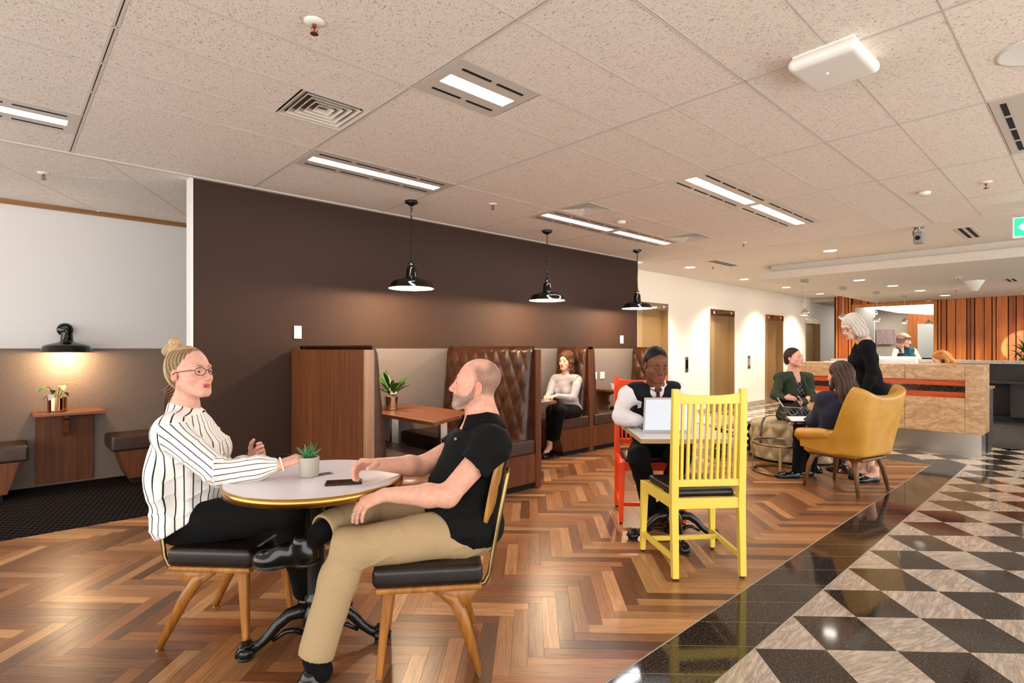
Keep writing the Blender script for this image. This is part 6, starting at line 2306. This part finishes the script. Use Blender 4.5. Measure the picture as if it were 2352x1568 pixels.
# ================================================================== woman in the green cardigan
def cardigan_woman():
    f = cdir(.48, -.86, .12)
    h = Head(A(1824, 822, 6.55), f, s=.96)
    nek = A(1822, 855, 6.6); che = A(1821, 893, 6.6); pel = A(1822, 945, 6.62)
    sr, sl = A(1791, 868, 6.55), A(1856, 868, 6.66)
    arms = [dict(s=sr, e=A(1781, 908, 6.42), w=A(1803, 914, 6.22), h=(cdir(.95, -.1, .02), UP+cdir(0, -.4), cdir(.2, .9), (25, 30, 20), .95, .5)),
            dict(s=sl, e=A(1864, 912, 6.5), w=A(1842, 926, 6.3), h=(cdir(-.9, -.2, .05), -UP+cdir(0, -.3), cdir(-.2, -.9), (30, 35, 20), .95, .3))]
    t = basic('smiling woman in green cardigan sitting on the ottoman with a tablet', (OC[0], OC[1], 0), h, nek, che, arms, '#dba992', '#b5685e', .005, .4, True, .8, .002)
    h.eyes(t, (.05, .035, .02), rgb('#2a1a12')[:3], (.1, 1, .15), .0025)
    MB().sweep([tuple(h.w(-.017, .0925, -.0645)), tuple(h.w(0, .097, -.067)), tuple(h.w(.017, .0925, -.0645))], [.0015, .0028, .0015], 6).obj('teeth', plain('teeth_white', '#e8e2d8', .3), t, world=True)
    B = S(); X, Fw, U = torso(B, pel, che, nek-UP*.03, sl, sr, .88, .88, .85, .004, .04)
    mk, nt, bs = new_mat('black_windowpane_dress')
    v = tcoord(nt, 'Object', (28, 28, 28), (0, .78, .78)); sp_ = nt.nodes.new('ShaderNodeSeparateXYZ'); nt.links.new(v, sp_.inputs[0])
    ln = math_n(nt, 'MAXIMUM', math_n(nt, 'LESS_THAN', math_n(nt, 'FRACT', sp_.outputs['X']), .08), math_n(nt, 'LESS_THAN', math_n(nt, 'FRACT', sp_.outputs['Z']), .08))
    nt.links.new(mixc(nt, ln, '#070708', '#a5a3a2'), bs.inputs['Base Color']); bs.inputs['Roughness'].default_value = .9
    k1, k2 = A(1834, 968, 6.06), A(1860, 966, 6.12)
    B.rc(A(1815, 952, 6.62), A(1826, 955, 6.2), .1, .085, .05); B.rc(A(1838, 952, 6.62), A(1852, 955, 6.2), .1, .085, .05); B.el(pel-UP*.03, (.19, .16, .1), (X, Fw, U), .05)
    B.el(nek+Fw*.06+UP*.02, (.06, .07, .075), (X, Fw, U), .006, 's')
    build(B, .006, 'dress', mk, t)
    B = S()
    torso(B, pel, che, nek-UP*.02, sl, sr, .96, .96, .9, .012, .04); sleeves(B, arms, (.056, .05, .045, .035), .05)
    B.el(pel-UP*.03-Fw*.03, (.20, .13, .12), (X, Fw, U), .04)
    B.el(che+Fw*.14+UP*.05, (.062, .16, .26), (X, Fw, U), .012, 's'); B.el(pel+Fw*.15, (.12, .14, .2), (X, Fw, U), .02, 's'); B.el(nek+UP*.055+Fw*.02, (.065, .08, .06), (X, Fw, U), .008, 's')
    for q in (-1, 1): B.ch([nek+X*(q*.05)+Fw*.03, che+X*(q*.075)+Fw*.12+U*.05, che+X*(q*.1)+Fw*.12-U*.05], [.02, .026, .034], .015)
    B.disp = lambda P: wrinkle(P, 35, .004, .2, (.5, .5, 1))
    build(B, .006, 'cardigan', m_fabric('green_knit', '#2b3326', '#394332', 300, .95), t)
    B = S(); leg(B, A(1820, 955, 6.4), k1, A(1838, 1064, 6.02), (.07, .06, .052, .036)); leg(B, A(1845, 955, 6.45), k2, A(1866, 1064, 6.08), (.07, .06, .052, .036)); build(B, .007, 'tights', M_blkt, t)
    for u in (1840, 1868):
        p = A(u, 1075, 6.03); shoe('shoe', t, (p[0], p[1], 0), np.array((p[0], p[1], 0))+cdir(-.2, -.95)*.22, M_shoe, flat=True, res=.007)
    B = S(); h.hair_cap(B, .006, .085); h.el(B, (0, -.1, -.03), (.04, .035, .045), .02)
    B.disp = strands(h, .0015, 50)
    build(B, .005, 'hair', M_hair, t, lambda P: hair_cols(h, P, lin('#1d120d'), lin('#3a2419'), 60))
    # keys hanging from the tablet hand
    b = MB(); p0 = A(1838, 934, 6.2)
    b.sweep([p0, p0-UP*.03], .004, 6); b.obox(tuple(p0-UP*.055), (.035, .006, .05)); b.torus(tuple(p0-UP*.03), .015, .002, tuple(cdir(0, 1)), 14, 5)
    b.obj('keys', M_chrome, t, world=True)
    tb_ = thing('tablet', 'tablet held by the woman in the green cardigan', 'tablet', tuple(A(1814, 925, 6.2)))
    ax = (Vector(cdir(.97, -.15, -.05)), Vector(cdir(-.1, .75, .62)), Vector(nrm(np.cross(cdir(.97, -.15, -.05), cdir(-.1, .75, .62)))))
    MB().obox((0, 0, 0), (.21, .15, .008), ax).obj('case', M_alu, tb_, bev=.003)
    MB().obox(tuple(ax[2]*.0045), (.19, .135, .002), ax).obj('screen', M_screen, tb_)


# ================================================================== woman in navy from behind
def navy_woman():
    f = cdir(-.42, .9, -.02)
    h = Head(A(1928, 862, 5.18), f, s=.98)
    nek = A(1930, 905, 5.14); che = A(1925, 945, 5.14); pel = A(1925, 992, 5.2)
    sl, sr = A(1896, 918, 5.08), A(1962, 915, 5.28)
    sl, sr = A(1893, 917, 5.16), A(1964, 917, 5.14)
    arms = [dict(s=sl, e=A(1874, 968, 5.32), w=A(1852, 968, 5.52), h=(cdir(-.8, .5, .0), UP, cdir(.4, .8), (15, 20, 10), .95)),
            dict(s=sr, e=A(1950, 970, 5.45), w=A(1890, 968, 5.6), h=(cdir(-.9, .2, .0), UP, cdir(.2, .9), (25, 25, 10), .95))]
    t = basic('woman with long brown hair in navy jacket seen from behind', (5.86, 1.66, 0), h, nek, che, arms, '#d8a48c', '#b0645a', .006, .3, True)
    B = S(); X, Fw, U = torso(B, pel, che, nek-UP*.02, sl, sr, .95, .95, .6, .02, .04); sleeves(B, arms, (.062, .056, .05, .04), .1)
    B.disp = lambda P: wrinkle(P, 32, .005, .6, (.6, .2, 1))
    mn, nt, bs = new_mat('navy_pinstripe')
    v = tcoord(nt, 'Object', (160, 160, 40), (0, .5, .8)); n_ = nt.nodes.new('ShaderNodeTexWave'); n_.inputs['Scale'].default_value = 1.0; nt.links.new(v, n_.inputs['Vector'])
    nt.links.new(ramp(nt, n_.outputs['Fac'], [(.3, '#0d0f1c'), (.8, '#252a44')]), bs.inputs['Base Color']); bs.inputs['Roughness'].default_value = .9
    build(B, .006, 'jacket', mn, t)
    B = S(); B.el(pel-UP*.03, (.17, .14, .1), (X, Fw, U), .05)
    leg(B, A(1905, 1000, 5.2), A(1842, 1000, 5.50), A(1832, 1078, 5.62), (.09, .075, .065, .048), .004); leg(B, A(1940, 1000, 5.28), A(1866, 1000, 5.6), A(1862, 1078, 5.72), (.09, .075, .065, .048), .004)
    build(B, .007, 'trousers', m_fabric('navy_trousers', '#05060b', '#0a0c14', 300, .9), t)
    for u, d in ((1836, 5.6), (1868, 5.7)):
        p = A(u, 1090, d); shoe('shoe', t, (p[0], p[1], 0), np.array((p[0], p[1], 0))+cdir(-.8, .1)*.23, M_shoe, res=.007, flat=True)
    B = S(); h.hair_cap(B, .016, .06)
    bk = -f
    for k in range(9):
        q = (k-4)/4.0
        x0 = h.w(q*.07, -.075+.03*abs(q), .0); x1 = nek+X*(q*.085)+bk*.085-UP*.0; x2 = che+X*(q*.10)+bk*(.15-.02*abs(q))-UP*(.0)+X*.03
        B.ch([x0, x1, x2], [.036, .034, .022], .02)
    B.ch([h.w(-.075, .0, -.02), h.w(-.085, .02, -.11), h.w(-.09, .03, -.19)], [.025, .02, .01], .015)
    B.disp = strands(h, .002, 70)
    build(B, .0045, 'hair', M_hair, t, lambda P: hair_cols(h, P, lin('#20130d'), lin('#553c30'), 80))
    nb_ = thing('notebook', 'open white notebook on the lap of the woman in navy', 'notebook', tuple(A(1843, 962, 5.55)))
    ax = (Vector(cdir(.96, -.25, .03)), Vector(cdir(.2, .95, .12)), Vector(nrm(np.cross(cdir(.96, -.25, .03), cdir(.2, .95, .12)))))
    MB().obox(tuple(-ax[2]*.008), (.25, .19, .01), ax).obj('cover', M_screen, nb_, bev=.002)
    MB().obox(tuple(ax[2]*.002), (.24, .18, .008), ax).obj('pages', M_paper, nb_)


# ================================================================== standing blonde woman
def blonde_woman():
    f = cdir(-.95, -.1, -.36)
    h = Head(A(1958, 750, 5.5), f, s=.97)
    nek = A(1984, 783, 5.52); che = A(1986, 822, 5.53); pel = A(2006, 905, 5.56)
    sl, sr = A(1992, 797, 5.36), A(1982, 797, 5.68)
    arms = [dict(s=sl, e=A(2004, 858, 5.34), w=A(1985, 905, 5.28), h=(cdir(-.5, 0, -.8), cdir(0, -1), cdir(-1, 0), (20, 20, 15), .95)),
            dict(s=sr, e=A(1990, 855, 5.72), w=A(1962, 890, 5.7), h=(cdir(-.7, 0, -.6), cdir(0, 1), cdir(-1, 0), (20, 20, 15), .95))]
    an1, an2 = A(1998, 1078, 5.50), A(1985, 1074, 5.62)
    kn1, kn2 = A(2006, 990, 5.50), A(1998, 990, 5.62)
    t = basic('blonde woman in black standing bent behind the mustard chair', (6.4, 1.64, 0), h, nek, che, arms, '#dfb3a0', '#b86a60', .005, .3, True, legs=[(A(2008, 930, 5.5), kn1, an1), (A(2004, 930, 5.62), kn2, an2)])
    h.eyes(t, (.05, .06, .07), rgb('#8d7355')[:3], (0, 1, -.2), .0025)
    h.glasses(t, '#2a1c14', (.025, .019))
    B = S(); X, Fw, U = torso(B, pel, che, nek-UP*.01, sl, sr, .92, .92, 1.05, .008, .04)
    B.el(pel, (.18, .145, .14), (X, Fw, U), .05); sleeves(B, arms, (.055, .048, .042, .03), .04)
    B.rc(nek-UP*.01, nek-UP*.05, .06, .08, .02)
    B.disp = lambda P: wrinkle(P, 36, .003, .2)
    build(B, .006, 'black_top', m_fabric('black_knit', '#060608', '#0d0d10', 300, .95), t)
    B = S(); B.el(pel-UP*.03, (.185, .15, .13), (X, Fw, U), .05); B.rc(A(2008, 925, 5.5), kn1-UP*.02, .1, .08, .06); B.rc(A(2004, 925, 5.62), kn2-UP*.02, .1, .08, .06); B.rc((kn1+kn2)/2+UP*.3, (kn1+kn2)/2, .11, .1, .06)
    build(B, .007, 'skirt', M_blkt, t)
    for u, d in ((2018, 5.45), (2000, 5.6)):
        p = A(u, 1100, d); p0 = np.array((p[0], p[1], 0)); f2 = cdir(-1, -.12)
        B = S(); B.rc(p0+f2*.04+UP*.075, p0+f2*.13+UP*.045, .034, .03, .02); B.rc(p0+f2*.04+UP*.075, p0+f2*.04+UP*.13, .034, .034, .02); build(B, .006, 'foot', M_skin, t, lambda P: np.tile(lin('#dfb3a0'), (len(P), 1)))
        shoe('flat_shoe', t, p0, p0+f2*.24, M_shoe, flat=True, res=.006)
    B = S()
    h.el(B, (0, -.022, .046), (.09, .108, .095), .012); h.el(B, (0, -.055, -.02), (.085, .075, .1), .04)
    for q in (-1, 1): h.ch if False else None; h.el(B, (q*.078, .018, -.02), (.022, .05, .085), .03); h.el(B, (q*.07, -.04, -.075), (.035, .06, .06), .03)
    h.el(B, (0, -.07, -.09), (.075, .05, .06), .03)
    h.el(B, (0, .14, -.02), (.06, .085, .09), .01, 's'); h.el(B, (0, .03, -.16), (.07, .07, .07), .015, 's')
    B.disp = strands(h, .001, 60)
    build(B, .0045, 'hair', M_hair, t, lambda P: hair_cols(h, P, lin('#9c9185'), lin('#d3cabd'), 70))


# ================================================================== receptionists
def receptionist():
    D = 11.15
    f = cdir(.55, -.83, -.15)
    h = Head(A(2077, 782, D), f, s=1.08)
    nek = A(2077, 799, D+.05); che = A(2078, 815, D+.05); pel = A(2078, 853, D+.15)
    sr, sl = A(2057, 806, D), A(2099, 805, D+.02)
    arms = [dict(s=sr, e=A(2051, 826, D-.08), w=A(2072, 827, D-.2), h=(cdir(.9, -.1, .0), UP, cdir(0, 1), (15, 20, 10), 1.0)),
            dict(s=sl, e=A(2111, 825, D-.08), w=A(2090, 826, D-.2), h=(cdir(-.9, -.1, .0), UP, cdir(0, 1), (15, 20, 10), 1.0))]
    b0 = A(2078, 853, D+.15)
    t = basic('receptionist in teal sleeveless top leaning on the rear ledge', (b0[0], b0[1], 0), h, nek, che, arms, '#e0b29c', '#b5645a', .007, .3, True, lid=.005, armr=(.05, .042, .038, .028))
    h.eyes(t, (.05, .035, .02), rgb('#3a2418')[:3], (0, 1, -.2), .003)
    B = S(); X, Fw, U = torso(B, pel, che, nek-UP*.0, sl+(nek-sl)*.3, sr+(nek-sr)*.3, 1.0, .95, .95, .008, .04); B.rc(nek, nek+UP*.03, .06, .057, .01)
    for q in (sr, sl): B.el(q+nrm(q-nek)*.03, (.055, .08, .09), None, .01, 's')
    build(B, .008, 'teal_top', m_fabric('teal_knit', '#0e3644', '#174a5b', 300, .8), t)
    B = S(); B.el(pel-UP*.05, (.17, .13, .13), (X, Fw, U), .05)
    for q in (-1, 1): p = pel+X*(q*.09); leg(B, p-UP*.05, np.array((p[0], p[1], .5)), np.array((p[0], p[1], .1)), (.09, .07, .06, .05))
    build(B, .01, 'trousers', M_blkt, t)
    for q in (-1, 1): p = pel+X*(q*.09); p0 = np.array((p[0], p[1], 0))-Fw*.06; shoe('shoe', t, p0, p0+np.array((Fw[0], Fw[1], 0))*.25, M_shoe, res=.01)
    B = S(); h.hair_cap(B, .014, .03)
    h.el(B, (0, .075, .06), (.055, .025, .035), .02)
    for q in (-1, 1): [B.ch([h.w(q*.07, -.01-.03*j, .03), h.w(q*(.085+.005*j), .01-.04*j, -.1), h.w(q*(.1-.01*j), .05-.05*j, -.22)], [.028, .03, .02], .02) for j in range(3)]
    B.disp = strands(h, .002, 60)
    build(B, .006, 'hair', M_hair, t, lambda P: hair_cols(h, P, lin('#4d3329'), lin('#c9a594'), 60, 0, (-.02, .2)))


def headset_woman():
    D = 8.1
    f = cdir(-.9, .3, -.25)
    h = Head(A(2160, 826, D), f, s=1.0)
    nek = A(2164, 855, D); che = A(2166, 875, D); pel = A(2168, 915, D)
    sl, sr = A(2166, 863, D-.19), A(2164, 863, D+.19)
    arms = [dict(s=sl, e=A(2160, 905, D-.22), w=A(2130, 905, D-.15)), dict(s=sr, e=A(2160, 905, D+.22), w=A(2130, 905, D+.15))]
    for a in arms: a['h'] = (cdir(-1, 0, 0), UP, cdir(0, 1), (20, 20, 10), .95)
    b0 = A(2168, 915, D)
    t = basic('red haired woman with headset seated behind the stone desk', (b0[0], b0[1], 0), h, nek, che, arms, '#e0b29c', '#b5645a', .008, .3, True)
    h.eyes(t, (.05, .05, .03), rgb('#8a5a35')[:3], (0, 1, -.2), .003)
    B = S(); X, Fw, U = torso(B, pel, che, nek, sl, sr, .95, .95, .8, .01, .04); sleeves(B, arms)
    build(B, .009, 'blouse', M_blk, t)
    B = S(); B.el(pel-UP*.03, (.17, .13, .11), (X, Fw, U), .05)
    for q in (-1, 1): k_ = pel+X*(q*.09)+Fw*.42-UP*.03; leg(B, pel+X*(q*.09)-UP*.03, k_, np.array((k_[0], k_[1], .1)), (.085, .07, .06, .05))
    build(B, .01, 'trousers', M_blkt, t)
    B = S(); h.hair_cap(B, .014, .03); B.ch([h.w(0, -.1, .02), h.w(0, -.125, -.06), h.w(0, -.11, -.16)], [.05, .045, .03], .03)
    for q in (-1, 1): h.el(B, (q*.07, -.02, -.04), (.02, .05, .06), .02)
    B.disp = strands(h, .002, 60)
    build(B, .006, 'hair', M_hair, t, lambda P: hair_cols(h, P, lin('#8a4d1e'), lin('#cf8b48'), 60))
    b = MB(); b.sweep([tuple(h.w(.085, 0, -.01)), tuple(h.w(.075, -.01, .1)), tuple(h.w(0, -.015, .145)), tuple(h.w(-.075, -.01, .1)), tuple(h.w(-.085, 0, -.01))], .005, 8)
    for q in (-1, 1): b.ball(tuple(h.w(q*.088, 0, -.015)), .026, 12, 8)
    b.sweep([tuple(h.w(.09, .01, -.02)), tuple(h.w(.07, .08, -.06)), tuple(h.w(.03, .11, -.07))], .004, 6)
    b.obj('headset', M_gloss, t, smooth=True, world=True)
    c = thing('desk_chair', 'black desk chair under the red haired woman behind the desk', 'chair', (b0[0], b0[1], 0))
    MB().box(-.24, .24, -.24, .24, .40, .455).obj('seat', M_gloss, c, bev=.03); MB().box(.22, .27, -.2, .2, .5, .85).obj('backrest', M_gloss, c, bev=.02)
    MB().lathe([(.28, 0), (.28, .03), (.04, .08), (.03, .4)], n=20).obj('base', M_gloss, c)


waistcoat_man()
booth_woman()
cardigan_woman()
navy_woman()
blonde_woman()
receptionist()
headset_woman()
